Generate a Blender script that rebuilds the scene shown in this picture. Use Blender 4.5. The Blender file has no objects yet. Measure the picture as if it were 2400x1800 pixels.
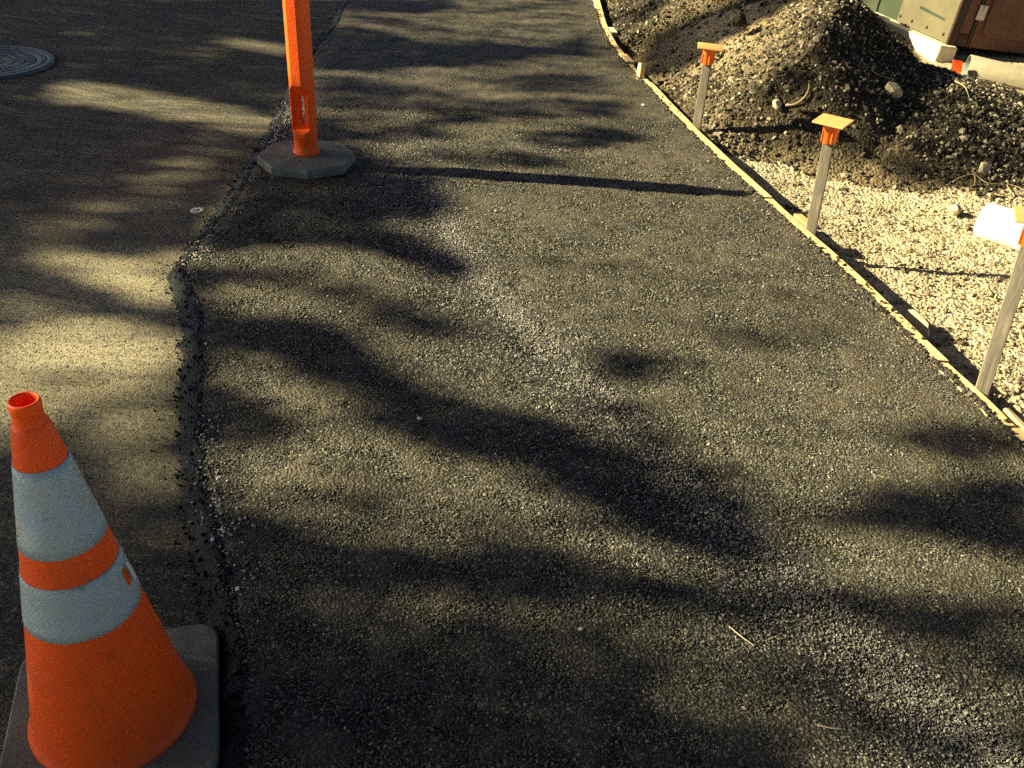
import bpy, bmesh, math, random
import numpy as np
from mathutils import Vector, Matrix

scene = bpy.context.scene
COL = scene.collection
R = math.radians

# ------------------------------------------------------------ camera
cam_data = bpy.data.cameras.new("camera")
cam_data.sensor_width = 36.0
cam_data.lens = 2283.25 / 2400 * 36
cam_data.clip_start = 0.05
cam_data.clip_end = 400
cam = bpy.data.objects.new("camera", cam_data)
COL.objects.link(cam)
PITCH, ROLL, CAM_H = 0.5664, 0.0531, 1.5138
fw = Vector((0, math.cos(PITCH), -math.sin(PITCH)))
rt = Vector((1, 0, 0))
up = Vector((0, math.sin(PITCH), math.cos(PITCH)))
r2 = math.cos(ROLL)*rt + math.sin(ROLL)*up
u2 = -math.sin(ROLL)*rt + math.cos(ROLL)*up
m = Matrix((r2, u2, -fw)).transposed().to_4x4()
m.translation = (0, 0, CAM_H)
cam.matrix_world = m
scene.camera = cam

# ------------------------------------------------------------ light
EL, AZ = R(28.3), R(-3.0)                     # sun height; heading its light travels
SUN_DIR = np.array([math.cos(EL)*math.cos(AZ), math.cos(EL)*math.sin(AZ), -math.sin(EL)])
world = bpy.data.worlds.new("World")
scene.world = world
world.use_nodes = True
nt = world.node_tree
sky = nt.nodes.new("ShaderNodeTexSky")
sky.sky_type = 'NISHITA'
sky.sun_disc = False
sky.sun_elevation = EL
sky.sun_rotation = R(-90) - AZ
sky.air_density = 0.25
sky.dust_density = 3.0
sky.ozone_density = 0.0
sky.altitude = 1500
bg = nt.nodes["Background"]
bg.inputs["Strength"].default_value = 0.05
nt.links.new(sky.outputs[0], bg.inputs[0])
sun_data = bpy.data.lights.new("sun", 'SUN')
sun_data.energy = 5.0
sun_data.angle = R(0.55)
sun_data.color = (1.0, 0.84, 0.50)
sun = bpy.data.objects.new("sun", sun_data)
sun.rotation_euler = Vector(SUN_DIR.tolist()).to_track_quat('-Z', 'Y').to_euler()
sun.location = (-20, 0, 12)
COL.objects.link(sun)
scene.view_settings.view_transform = 'Standard'
scene.view_settings.look = 'None'
scene.view_settings.gamma = 1.0
scene.view_settings.use_curve_mapping = False
scene.view_settings.exposure = 1.97
scene.render.engine = 'CYCLES'
scene.cycles.use_denoising = False

rng = np.random.RandomState(11)
random.seed(5)

# ------------------------------------------------------------ helpers
def tag(o, label=None, cat=None, group=None, kind=None):
    if label: o["label"] = label
    if cat: o["category"] = cat
    if group: o["group"] = group
    if kind: o["kind"] = kind
    return o

def empty(name, loc=(0, 0, 0), rot=(0, 0, 0)):
    o = bpy.data.objects.new(name, None)
    o.location = loc; o.rotation_euler = rot
    o.empty_display_size = .1
    COL.objects.link(o)
    return o

def link(name, me, mat=None, parent=None):
    o = bpy.data.objects.new(name, me)
    if mat and not me.materials: me.materials.append(mat)
    COL.objects.link(o)
    if parent: o.parent = parent
    return o

def mesh(name, verts, faces, mat=None, parent=None, smooth=False):
    me = bpy.data.meshes.new(name)
    if isinstance(verts, np.ndarray): verts = verts.tolist()
    if isinstance(faces, np.ndarray): faces = faces.tolist()
    me.from_pydata(verts, [], faces)
    if smooth: me.polygons.foreach_set("use_smooth", [True]*len(me.polygons))
    me.update()
    return link(name, me, mat, parent)

def tri_mesh(name, V, T, mat=None, parent=None, smooth=False):
    """fast path: numpy vertices and triangles"""
    me = bpy.data.meshes.new(name)
    n, f = len(V), len(T)
    me.vertices.add(n); me.vertices.foreach_set("co", V.astype(np.float32).ravel())
    me.loops.add(f*3); me.loops.foreach_set("vertex_index", T.astype(np.int32).ravel())
    me.polygons.add(f)
    me.polygons.foreach_set("loop_start", np.arange(0, f*3, 3, dtype=np.int32))
    me.polygons.foreach_set("loop_total", np.full(f, 3, dtype=np.int32))
    me.polygons.foreach_set("use_smooth", np.full(f, smooth, dtype=bool))
    me.update(calc_edges=True)
    return link(name, me, mat, parent)

def grid_mesh(name, X, Y, Z, keep=None, mat=None, parent=None, attrs=None):
    ni, nj = X.shape
    V = np.stack([X.ravel(), Y.ravel(), Z.ravel()], -1)
    idx = np.arange(ni*nj).reshape(ni, nj)
    a, b, c, d = idx[:-1, :-1], idx[1:, :-1], idx[1:, 1:], idx[:-1, 1:]
    if keep is None: k = np.ones(a.shape, bool)
    else: k = keep
    a, b, c, d = a[k], b[k], c[k], d[k]
    T = np.concatenate([np.stack([a, b, c], -1), np.stack([a, c, d], -1)])
    used = np.zeros(len(V), bool); used[T.ravel()] = True
    remap = np.cumsum(used)-1
    o = tri_mesh(name, V[used], remap[T], mat, parent, True)
    if attrs:
        for nm, arr in attrs.items():
            at = o.data.attributes.new(nm, 'FLOAT', 'POINT')
            at.data.foreach_set("value", arr.ravel()[used].astype(np.float32))
    return o

def box_bm(bm, x0, x1, y0, y1, z0, z1, bev=0.0, seg=1):
    vs = [bm.verts.new(p) for p in ((x0,y0,z0),(x1,y0,z0),(x1,y1,z0),(x0,y1,z0),(x0,y0,z1),(x1,y0,z1),(x1,y1,z1),(x0,y1,z1))]
    fs = [bm.faces.new([vs[i] for i in f]) for f in ((3,2,1,0),(4,5,6,7),(0,1,5,4),(1,2,6,5),(2,3,7,6),(3,0,4,7))]
    if bev:
        es = list({e for f in fs for e in f.edges})
        bmesh.ops.bevel(bm, geom=es, offset=bev, segments=seg, affect='EDGES', profile=.6)

def box(name, x0, x1, y0, y1, z0, z1, mat=None, parent=None, bev=0.0, seg=1, jit=0.0):
    bm = bmesh.new(); box_bm(bm, x0, x1, y0, y1, z0, z1, bev, seg)
    if jit:
        for v in bm.verts: v.co += Vector([random.uniform(-jit, jit) for _ in range(3)])
    me = bpy.data.meshes.new(name); bm.to_mesh(me); bm.free()
    return link(name, me, mat, parent)

def lathe(name, prof, mat=None, parent=None, n=64, cap_bottom=False, cap_top=False, uv=False, smooth=True):
    V = []; F = []
    for r, z in prof:
        for k in range(n):
            a = 2*math.pi*k/n
            V.append((r*math.cos(a), r*math.sin(a), z))
    for i in range(len(prof)-1):
        for k in range(n):
            k2 = (k+1) % n
            F.append((i*n+k, i*n+k2, (i+1)*n+k2, (i+1)*n+k))
    if cap_bottom: F.append(tuple(reversed(range(n))))
    if cap_top: F.append(tuple((len(prof)-1)*n+k for k in range(n)))
    o = mesh(name, V, F, mat, parent, smooth)
    return o

def tube(name, pts, rad, mat=None, parent=None, n=6, smooth=True):
    pts = [Vector(p) for p in pts]
    rads = rad if isinstance(rad, (list, tuple)) else [rad]*len(pts)
    V = []; F = []
    for i, p in enumerate(pts):
        t = (pts[min(i+1, len(pts)-1)]-pts[max(i-1, 0)]).normalized()
        a = t.orthogonal().normalized() if i == 0 else (a_prev - t*a_prev.dot(t)).normalized()
        a_prev = a; b = t.cross(a)
        for k in range(n):
            th = 2*math.pi*k/n
            V.append(p + (a*math.cos(th)+b*math.sin(th))*rads[i])
    for i in range(len(pts)-1):
        for k in range(n):
            k2 = (k+1) % n
            F.append((i*n+k, i*n+k2, (i+1)*n+k2, (i+1)*n+k))
    F.append(tuple(reversed(range(n)))); F.append(tuple((len(pts)-1)*n+k for k in range(n)))
    return mesh(name, [tuple(v) for v in V], F, mat, parent, smooth)

ICO = None
def ico_base(sub):
    bm = bmesh.new(); bmesh.ops.create_icosphere(bm, subdivisions=sub, radius=1)
    bm.verts.ensure_lookup_table()
    V = np.array([v.co[:] for v in bm.verts]); T = np.array([[v.index for v in f.verts] for f in bm.faces]); bm.free()
    return V, T
OCT_V = np.array([(1,0,0),(-1,0,0),(0,1,0),(0,-1,0),(0,0,1),(0,0,-1)], float)
OCT_T = np.array([(0,2,4),(2,1,4),(1,3,4),(3,0,4),(2,0,5),(1,2,5),(3,1,5),(0,3,5)])

PYR_V = np.array([(1,0,0),(0,1,0),(-1,0,0),(0,-1,0),(0,0,1)], float)
PYR_T = np.array([(0,1,4),(1,2,4),(2,3,4),(3,0,4)])

def rand_rot(n, rs, tilt=1.0):
    a = rs.rand(n)*2*np.pi; b = (rs.rand(n)-.5)*np.pi*tilt; c = (rs.rand(n)-.5)*np.pi*tilt
    ca, sa, cb, sb, cc, sc = np.cos(a), np.sin(a), np.cos(b), np.sin(b), np.cos(c), np.sin(c)
    M = np.empty((n, 3, 3))
    M[:,0,0]=ca*cb; M[:,0,1]=ca*sb*sc-sa*cc; M[:,0,2]=ca*sb*cc+sa*sc
    M[:,1,0]=sa*cb; M[:,1,1]=sa*sb*sc+ca*cc; M[:,1,2]=sa*sb*cc-ca*sc
    M[:,2,0]=-sb;   M[:,2,1]=cb*sc;          M[:,2,2]=cb*cc
    return M

def scatter(name, P, size, mat, base='ico', parent=None, seed=1, jit=.28, flat=.65, tilt=.6):
    """many small stones merged in one mesh; P centres, size radii"""
    rs = np.random.RandomState(seed)
    V0, T0 = {'ico': ico_base(1), 'oct': (OCT_V, OCT_T), 'pyr': (PYR_V, PYR_T)}[base]
    n, k = len(P), len(V0)
    sc = np.stack([.75+.55*rs.rand(n), .75+.55*rs.rand(n), flat*(.75+.5*rs.rand(n))], -1)
    V = V0[None]*(1+jit*2*(rs.rand(n, k, 1)-.5)) + jit*.5*(rs.rand(n, k, 3)-.5)
    V = V*sc[:, None, :]*size[:, None, None]
    V = np.einsum('nij,nkj->nki', rand_rot(n, rs, tilt), V) + P[:, None, :]
    T = T0[None] + (np.arange(n)*k)[:, None, None]
    return tri_mesh(name, V.reshape(-1, 3), T.reshape(-1, 3), mat, parent)

# ------------------------------------------------------------ materials
class Mat:
    def __init__(self, name, rough=.8, spec=.3):
        self.m = bpy.data.materials.new(name); self.m.use_nodes = True
        self.t = self.m.node_tree; self.b = self.t.nodes["Principled BSDF"]
        self.b.inputs["Roughness"].default_value = rough
        self.b.inputs["Specular IOR Level"].default_value = spec
    def n(self, typ, **kw):
        nd = self.t.nodes.new("ShaderNode"+typ)
        for k, v in kw.items():
            if k.startswith("_"): setattr(nd, k[1:], v)
            else:
                s = nd.inputs[int(k[1:])] if (k[0] == "i" and k[1:].isdigit()) else nd.inputs[k.replace("__", " ")]
                if hasattr(v, "is_output") or isinstance(v, bpy.types.NodeSocket): self.t.links.new(v, s)
                else: s.default_value = v
        return nd
    def set(self, k, v):
        s = self.b.inputs[k]
        if isinstance(v, bpy.types.NodeSocket): self.t.links.new(v, s)
        else: s.default_value = v
    def pos(self):
        return self.n("TexCoord").outputs["Object"]
    def mapping(self, v, scale=(1,1,1), rot=(0,0,0), loc=(0,0,0)):
        return self.n("Mapping", Vector=v, Scale=scale, Rotation=rot, Location=loc).outputs[0]
    def noise(self, v, scale, detail=3, rough=.55, dist=0.0):
        return self.n("TexNoise", Vector=v, Scale=scale, Detail=detail, Roughness=rough, Distortion=dist).outputs["Fac"]
    def voro(self, v, scale, out="Distance", rand=1.0, feature='F1'):
        return self.n("TexVoronoi", _feature=feature, Vector=v, Scale=scale, Randomness=rand).outputs[out]
    def ramp(self, f, stops, interp='LINEAR'):
        nd = self.n("ValToRGB", i0=f); cr = nd.color_ramp; cr.interpolation = interp
        while len(cr.elements) < len(stops): cr.elements.new(.5)
        for e, (p, c) in zip(cr.elements, stops):
            e.position = p
            e.color = (c, c, c, 1) if isinstance(c, (int, float)) else (*c, 1)
        return nd.outputs["Color"]
    def mix(self, f, a, b, mode='MIX'):
        nd = self.n("Mix", _data_type='RGBA', _blend_type=mode, i0=f)
        for i, v in ((6, a), (7, b)):
            if isinstance(v, bpy.types.NodeSocket): self.t.links.new(v, nd.inputs[i])
            else: nd.inputs[i].default_value = (*v, 1) if len(v) == 3 else v
        return nd.outputs[2]
    def math(self, op, a, b=None, clamp=False):
        nd = self.n("Math", _operation=op, _use_clamp=clamp)
        for i, v in enumerate((a, b)):
            if v is None: continue
            if isinstance(v, bpy.types.NodeSocket): self.t.links.new(v, nd.inputs[i])
            else: nd.inputs[i].default_value = v
        return nd.outputs[0]
    def attr(self, name):
        return self.n("Attribute", _attribute_name=name).outputs["Fac"]
    def island(self):
        return self.n("NewGeometry").outputs["Random Per Island"]
    def objrand(self):
        return self.n("ObjectInfo").outputs["Random"]
    def bump(self, h, dist=.005, strength=1.0, normal=None):
        nd = self.n("Bump", Height=h, Strength=strength, Distance=dist)
        if normal is not None: self.t.links.new(normal, nd.inputs["Normal"])
        return nd.outputs[0]

STONE_RAMP = [(0., (.035,.034,.03)), (.3, (.07,.066,.055)), (.6, (.13,.115,.085)), (.88, (.24,.21,.15)), (1., (.5,.45,.35))]

def asphalt_material(name):
    M = Mat(name, .7, .18)
    P = M.pos()
    v1 = M.n("TexVoronoi", Vector=P, Scale=135.0)
    v2 = M.n("TexVoronoi", Vector=P, Scale=310.0)
    seam = M.attr("seam")
    cell = M.n("SeparateColor", Color=v1.outputs["Color"]).outputs[0]
    stones = M.ramp(cell, [(0., (.028,.0295,.026)), (.5, (.072,.073,.062)), (.8, (.125,.124,.102)), (.96, (.2,.195,.16)), (1., (.38,.365,.31))])
    gap = M.ramp(v1.outputs["Distance"], [(.25, 0.), (.62, 1.)])
    col = M.mix(gap, stones, (.009,.009,.008))
    big = M.noise(P, 1.3, 4)
    dust = M.ramp(M.math('ADD', M.noise(P, 6., 5, .65), M.math('MULTIPLY', big, .6)), [(.62, 0.), (1.05, .55)])
    dust = M.math('MULTIPLY', dust, M.math('SUBTRACT', 1., M.math('MULTIPLY', seam, .9)))
    col = M.mix(dust, col, (.15,.134,.092))
    # rich bitumen along the seam: darker and bluer binder
    col = M.mix(M.math('MULTIPLY', seam, .7), col, M.mix(M.math('GREATER_THAN', cell, .8), (.016,.019,.022), (.2,.2,.19)))
    M.set("Base Color", col)
    M.set("Roughness", M.ramp(M.noise(P, 60., 2), [(.3, .5), (.7, .78)]))
    h = M.math('ADD', M.ramp(v1.outputs["Distance"], [(0., 1.), (.75, 0.)]), M.math('MULTIPLY', M.ramp(v2.outputs["Distance"], [(0., 1.), (.8, 0.)]), .4))
    M.set("Normal", M.bump(h, .0042, 1.0))
    return M.m

def chip_material(name, stops, rough=.7, spec=.35):
    M = Mat(name, rough, spec)
    P = M.pos()
    c = M.ramp(M.island(), stops)
    c = M.mix(M.ramp(M.noise(P, 220., 3), [(.35, 0.), (.7, .5)]), c, M.mix(.5, c, (.03,.028,.02)))
    M.set("Base Color", c)
    M.set("Normal", M.bump(M.noise(P, 400., 2), .001, .6))
    return M.m

M_asphalt = asphalt_material("new_asphalt")
M_chip = chip_material("asphalt_stone", [(0., (.02,.022,.019)), (.4, (.068,.071,.06)), (.75, (.13,.132,.108)), (.95, (.2,.197,.16)), (.99, (.27,.26,.21)), (1., (.45,.43,.36))], .65, .18)
M_seamchip = chip_material("seam_stone", [(0., (.010,.012,.014)), (.6, (.028,.031,.032)), (.85, (.09,.09,.084)), (.97, (.24,.23,.2)), (1., (.5,.47,.42))], .5, .4)
M_crumb = chip_material("asphalt_crumb", [(0., (.014,.013,.011)), (.8, (.04,.036,.028)), (1., (.1,.088,.06))], .6, .4)
M_gravel = chip_material("gravel_stone", [(0., (.12,.105,.07)), (.35, (.26,.23,.16)), (.7, (.34,.29,.19)), (1., (.46,.40,.28))], .9, .2)
M_darkgravel = chip_material("pile_stone", [(0., (.018,.017,.013)), (.5, (.045,.04,.028)), (.72, (.11,.096,.066)), (.88, (.28,.25,.175)), (1., (.5,.45,.34))], .9, .2)

def tack_material():
    M = Mat("bitumen_edge", .6, .18)
    P = M.pos()
    n = M.noise(P, 55., 4, .6)
    M.set("Base Color", M.ramp(n, [(.3, (.0015,.003,.004)), (.6, (.003,.008,.011)), (.8, (.006,.018,.025))]))  # dark tack coat, with the sky's blue reflection put into its tint
    v = M.voro(P, 120.)
    M.set("Normal", M.bump(M.math('ADD', n, M.math('MULTIPLY', v, -.8)), .006, 1.))
    return M.m
M_tack = tack_material()

def road_material():
    M = Mat("worn_asphalt", .88, .25)
    P = M.pos()
    warp = M.n("TexNoise", Vector=P, Scale=.8, Detail=2.)
    Pw = M.mix(.12, P, warp.outputs["Color"], 'ADD')
    v = M.n("TexVoronoi", Vector=P, Scale=190.)
    cell = M.n("SeparateColor", Color=v.outputs["Color"]).outputs[0]
    base = M.ramp(cell, [(0., (.011,.013,.011)), (.5, (.027,.03,.024)), (.9, (.065,.066,.051)), (1., (.22,.21,.165))])
    # swept streaks of dust and faint scratches in three directions
    dusts = None
    for k, (rot, sx, sy, sc) in enumerate(((R(-38), 1., 14., 3.0), (R(-62), 1., 18., 4.), (R(12), 1., 12., 2.6))):
        q = M.mapping(Pw, (sx, sy, 1), (0, 0, -rot), (3.1*k, 1.7*k, 0))
        s = M.ramp(M.noise(q, sc, 5, .6), [(.47, 0.), (.68, 1.)])
        s = M.math('MULTIPLY', s, M.ramp(M.noise(P, .9+.3*k, 2), [(.42, 0.), (.6, 1.)]))
        dusts = s if dusts is None else M.math('MAXIMUM', dusts, s)
    broad = M.ramp(M.noise(Pw, 1.6, 5, .6), [(.35, 0.), (.65, 1.)])
    d = M.math('ADD', M.math('MULTIPLY', dusts, .26), M.math('MULTIPLY', broad, .07), True)
    near = M.attr("dusty")  # real dust plus a paler tone painted where sun patches fall
    d = M.math('ADD', d, M.math('MULTIPLY', near, .80), True)
    d = M.math('MULTIPLY', d, M.ramp(M.noise(P, 120., 3, .7), [(.32, .15), (.56, 1.)]))
    d = M.math('MULTIPLY', d, M.ramp(cell, [(.06, .1), (.16, 1.)]))
    col = M.mix(d, base, (.36,.33,.222))
    # thin pale scratches
    scr = None
    for k, (rot, seed) in enumerate(((R(38), 0), (R(55), 5), (R(-20), 9))):
        q = M.mapping(Pw, (2.2, 95., 1), (0, 0, -rot), (seed, seed*2.3, 0))
        s = M.ramp(M.noise(q, 1.0, 2, .5), [(.70, 0.), (.74, 1.)])
        scr = s if scr is None else M.math('MAXIMUM', scr, s)
    col = M.mix(M.math('MULTIPLY', scr, .6), col, (.46,.41,.3))
    # long curved tyre scuffs
    for k, (cx, cy, sc) in enumerate(((-4.6, .8, 5.2), (-1.2, 8.2, 4.1))):
        rel = M.mapping(Pw, (1, 1, 0), (0, 0, 0), (-cx, -cy, 0))
        rr = M.n("VectorMath", _operation='LENGTH', i0=rel).outputs["Value"]
        wob = M.noise(P, .7, 2)
        ring = M.ramp(M.noise(M.n("CombineXYZ", X=M.math('MULTIPLY', rr, sc*2.2), Y=M.math('MULTIPLY', wob, 1.2)).outputs[0], 3.0, 5, .75), [(.52, 0.), (.66, 1.)])
        ring = M.math('MULTIPLY', ring, M.ramp(M.noise(P, .55, 2), [(.40+.06*k, 0.), (.56, 1.)]))
        col = M.mix(M.math('MULTIPLY', ring, .5), col, (.3,.255,.165) if k else (.25,.22,.15))
    # cracks
    cw = M.mix(.25, P, M.n("TexNoise", Vector=P, Scale=2.2, Detail=5.).outputs["Color"], 'ADD')
    ck = M.ramp(M.voro(cw, .55, 'Distance', 1., 'DISTANCE_TO_EDGE'), [(.002, 1.), (.006, 0.)])
    ck = M.math('MULTIPLY', ck, M.ramp(M.noise(P, .8, 2), [(.48, 0.), (.56, 1.)]))
    col = M.mix(M.math('MULTIPLY', ck, .4), col, (.012,.011,.009))
    # tyre marks and dark oily stains
    q = M.mapping(Pw, (1., 5., 1), (0, 0, R(38)))
    st = M.ramp(M.noise(q, .9, 4, .6), [(.5, 0.), (.66, 1.)])
    col = M.mix(M.math('MULTIPLY', st, .55), col, (.045,.043,.036))
    M.set("Base Color", col)
    h = M.math('ADD', M.math('MULTIPLY', M.ramp(v.outputs["Distance"], [(0., 1.), (.7, 0.)]), .55), M.math('MULTIPLY', M.noise(P, 210., 3, .75), 1.5))
    h = M.math('ADD', h, M.math('MULTIPLY', scr, -.5))
    M.set("Normal", M.bump(h, .0034, 1.))
    return M.m
M_road = road_material()

def dirt_material(name, sandy=.5):
    M = Mat(name, .95, .1)
    P = M.pos()
    n = M.noise(P, 2.2, 5, .6)
    f = M.noise(P, 48., 4, .7)
    c = M.mix(n, (.24,.20,.125), (.39,.335,.225))
    c = M.mix(M.ramp(f, [(.35, 0.), (.7, 1.)]), c, (.58,.52,.37))
    patch = M.ramp(M.noise(P, 1.1, 4, .6), [(.5, 0.), (.66, 1.)])
    c = M.mix(M.math('MULTIPLY', patch, sandy), c, (.52,.44,.27))
    M.set("Base Color", c)
    v = M.voro(P, 70.)
    M.set("Normal", M.bump(M.math('ADD', M.math('MULTIPLY', v, -1.1), f), .011, 1.))
    return M.m
M_dirt = dirt_material("dry_dirt", .4)
def pile_material():
    M = Mat("pile_soil", .95, .1)
    P = M.pos()
    f = M.noise(P, 48., 4, .7)
    big = M.noise(P, 1.5, 4, .6)
    damp = M.mix(M.ramp(f, [(.35, 0.), (.7, 1.)]), (.016,.0145,.011), (.045,.039,.027))
    sand = M.mix(M.ramp(f, [(.35, 0.), (.7, 1.)]), (.22,.175,.10), (.40,.325,.19))
    M.set("Base Color", M.mix(M.math('ADD', M.attr("sandy"), M.ramp(big, [(.55, 0.), (.75, .6)]), True), damp, sand))
    v = M.voro(P, 70.)
    M.set("Normal", M.bump(M.math('ADD', M.math('MULTIPLY', v, -1.1), f), .011, 1.))
    return M.m
M_pile = pile_material()

def orange_material(name, col=(.95,.105,.004), rough=.42):
    M = Mat(name, rough, .35)
    P = M.pos()
    n = M.noise(P, 9., 5, .65)
    c = M.mix(M.ramp(n, [(.45, 0.), (.75, .35)]), col, (col[0]*.62, col[1]*.55, col[2]*.7))
    q = M.mapping(P, (1., 1., .25))
    s = M.ramp(M.noise(q, 38., 4, .7), [(.62, 0.), (.72, .35)])
    c = M.mix(s, c, (.5,.16,.05))
    sm = M.ramp(M.noise(M.mapping(P, (1., 1., .5), (.5, .3, 0)), 7., 6, .75), [(.60, 0.), (.70, .55)])
    c = M.mix(sm, c, (.16,.045,.012))
    sp = M.ramp(M.noise(P, 150., 2), [(.66, 0.), (.72, .6)])
    c = M.mix(sp, c, (.8,.32,.1))
    M.set("Base Color", c)
    M.set("Roughness", M.ramp(n, [(.3, rough-.08), (.7, rough+.2)]))
    M.set("Normal", M.bump(M.math('ADD', M.noise(P, 130., 3), M.math('MULTIPLY', n, 2.)), .0012, .8))
    return M.m
M_orange = orange_material("orange_plastic")
M_tube = orange_material("orange_tube_plastic", (.95,.115,.003), .4)
M_cap = orange_material("orange_cap_plastic", (.85,.17,.02), .5)
def plate_material():
    M = Mat("faded_orange_plate", .6, .3)
    P = M.pos()
    M.set("Base Color", M.mix(M.ramp(M.noise(P, 22., 4), [(.3, 0.), (.7, 1.)]), (.66,.30,.10), (.72,.36,.14)))
    M.set("Normal", M.bump(M.noise(P, 25., 2), .0006, .4))
    return M.m
M_plate = plate_material()

def rubber_material(name, c0, c1):
    M = Mat(name, .72, .35)
    P = M.pos()
    n = M.noise(P, 7., 6, .7)
    c = M.mix(M.ramp(n, [(.35, 0.), (.7, 1.)]), c0, c1)
    q = M.mapping(P, (1., 9., 1.), (0, 0, .6))
    c = M.mix(M.ramp(M.noise(q, 14., 4, .7), [(.62, 0.), (.74, .6)]), c, (.22,.2,.15))
    M.set("Base Color", c)
    M.set("Normal", M.bump(M.noise(P, 90., 4, .7), .002, .8))
    return M.m
M_rubber = rubber_material("black_rubber", (.10,.112,.088), (.22,.235,.18))

def collar_material():
    M = Mat("reflective_sheeting", .33, .5)
    P = M.pos()
    uv = M.n("TexCoord").outputs["UV"]
    # honeycomb seal lines: hexagonal cells from a sheared lattice
    a = M.n("TexVoronoi", _voronoi_dimensions='2D', _feature='DISTANCE_TO_EDGE', Vector=M.n("UVMap").outputs[0], Scale=1.0, Randomness=.0)
    line = M.ramp(a.outputs["Distance"], [(.08, 1.), (.17, 0.)])
    n = M.noise(P, 16., 5, .7)
    col = M.mix(M.ramp(n, [(.38, 0.), (.7, .9)]), (.32,.50,.55), (.40,.46,.41))
    col = M.mix(M.math('MULTIPLY', line, .3), col, (.55,.58,.5))
    col = M.mix(M.ramp(M.noise(P, 24., 5, .7), [(.58, 0.), (.70, .55)]), col, (.2,.2,.15))
    M.set("Base Color", col)
    M.set("Normal", M.bump(M.math('ADD', M.math('MULTIPLY', line, .5), M.noise(P, 35., 3)), .0008, .7))
    return M.m
M_collar = collar_material()

def wood_material(name, c0, c1, axis=1, scale=1.0, rough=.8):
    M = Mat(name, rough, .2)
    P = M.pos()
    s = [26., 26., 26.]; s[axis] = 1.6
    q = M.mapping(P, tuple(x*scale for x in s))
    g = M.noise(q, 3., 5, .65, .4)
    c = M.mix(M.ramp(g, [(.3, 0.), (.7, 1.)]), c0, c1)
    c = M.mix(M.ramp(M.noise(q, 9., 3, .6), [(.6, 0.), (.72, .6)]), c, tuple(x*.35 for x in c0))
    c = M.mix(M.ramp(M.noise(P, 12., 4, .7), [(.58, 0.), (.75, .5)]), c, tuple(x*.5 for x in c1))
    M.set("Base Color", c)
    M.set("Normal", M.bump(g, .002, .8))
    return M.m
M_pine = wood_material("sawn_pine", (.58,.43,.2), (.7,.54,.28))
M_oldwood = wood_material("weathered_wood", (.07,.064,.05), (.29,.262,.2), 2)
M_redwood = wood_material("stained_wood", (.2,.075,.03), (.34,.14,.06), 1)
M_sill = wood_material("pale_timber", (.55,.49,.36), (.7,.63,.48), 1)

def paint_material(name, c0, c1, rough=.55, bumpd=.002, nscale=6.):
    M = Mat(name, rough, .35)
    P = M.pos()
    n = M.noise(P, nscale, 5, .6)
    q = M.mapping(P, (1., 1., .12))
    streak = M.noise(q, 11., 4, .7)
    c = M.mix(M.ramp(n, [(.35, 0.), (.7, 1.)]), c0, c1)
    c = M.mix(M.ramp(streak, [(.6, 0.), (.8, .35)]), c, tuple(x*.55 for x in c0))
    M.set("Base Color", c)
    M.set("Normal", M.bump(n, bumpd, .7))
    return M.m
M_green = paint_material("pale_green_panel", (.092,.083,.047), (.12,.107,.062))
M_dgreen = paint_material("shaded_green_panel", (.02,.034,.016), (.03,.045,.022))  # shade on the set-back panel is put into this darker green
M_brown = paint_material("brown_door_paint", (.085,.03,.014), (.13,.05,.022), .5)
M_dbrown = paint_material("dark_brown_trim", (.03,.014,.008), (.05,.025,.014), .6)
M_void = paint_material("cabin_core", (.03,.03,.025), (.04,.04,.03), .9)
M_steel = paint_material("galvanised_steel", (.45,.43,.37), (.6,.57,.48), .4)
M_pvc = None
def pvc_material(name, c0, amount):
    M = Mat(name, .45, .35)
    P = M.pos()
    c = M.mix(M.ramp(M.noise(P, 18., 6, .75), [(.52, 0.), (.68, amount)]), c0, (.5,.38,.2))
    q = M.mapping(P, (1., 8., 8.))
    c = M.mix(M.ramp(M.noise(q, 6., 5, .7), [(.55, 0.), (.7, .4)]), c, (.45,.4,.3))
    M.set("Base Color", c)
    M.set("Normal", M.bump(M.noise(P, 40., 3), .001, .5))
    return M.m
M_pvc = pvc_material("white_pipe_plastic", (.58,.56,.5), .75)
M_pvc_old = pvc_material("dusty_pipe_plastic", (.25,.225,.165), .6)
M_pvc_in = paint_material("pipe_inside", (.38,.42,.42), (.48,.52,.52), .6)
def iron_material():
    M = Mat("cast_iron", .5, .5)
    P = M.pos()
    n = M.noise(P, 30., 5, .7)
    M.set("Base Color", M.ramp(n, [(.3, (.05,.075,.072)), (.6, (.09,.13,.125)), (.8, (.14,.17,.155))]))
    M.set("Normal", M.bump(M.noise(P, 180., 3), .001, .8))
    return M.m
M_iron = iron_material()
M_irondark = paint_material("iron_recess", (.012,.014,.013), (.02,.02,.018), .9)
M_twig = wood_material("dry_twig", (.4,.33,.2), (.58,.5,.33), 0, .5)
M_root = wood_material("pale_root", (.35,.27,.14), (.5,.4,.22), 0, .5)
M_white = paint_material("chalky_white", (.62,.6,.52), (.75,.72,.63), .7, .003, 40.)
M_cream = paint_material("cream_rock", (.36,.31,.2), (.5,.44,.3), .9, .006, 30.)
def leaf_material():
    M = Mat("leaf_green", .55, .3)
    M.set("Base Color", M.ramp(M.island(), [(0., (.03,.055,.015)), (.6, (.05,.085,.022)), (1., (.09,.11,.03))]))
    return M.m
M_leaf = leaf_material()
M_bark = wood_material("tree_bark", (.06,.048,.034), (.12,.098,.07), 2, .4, .95)

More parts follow.
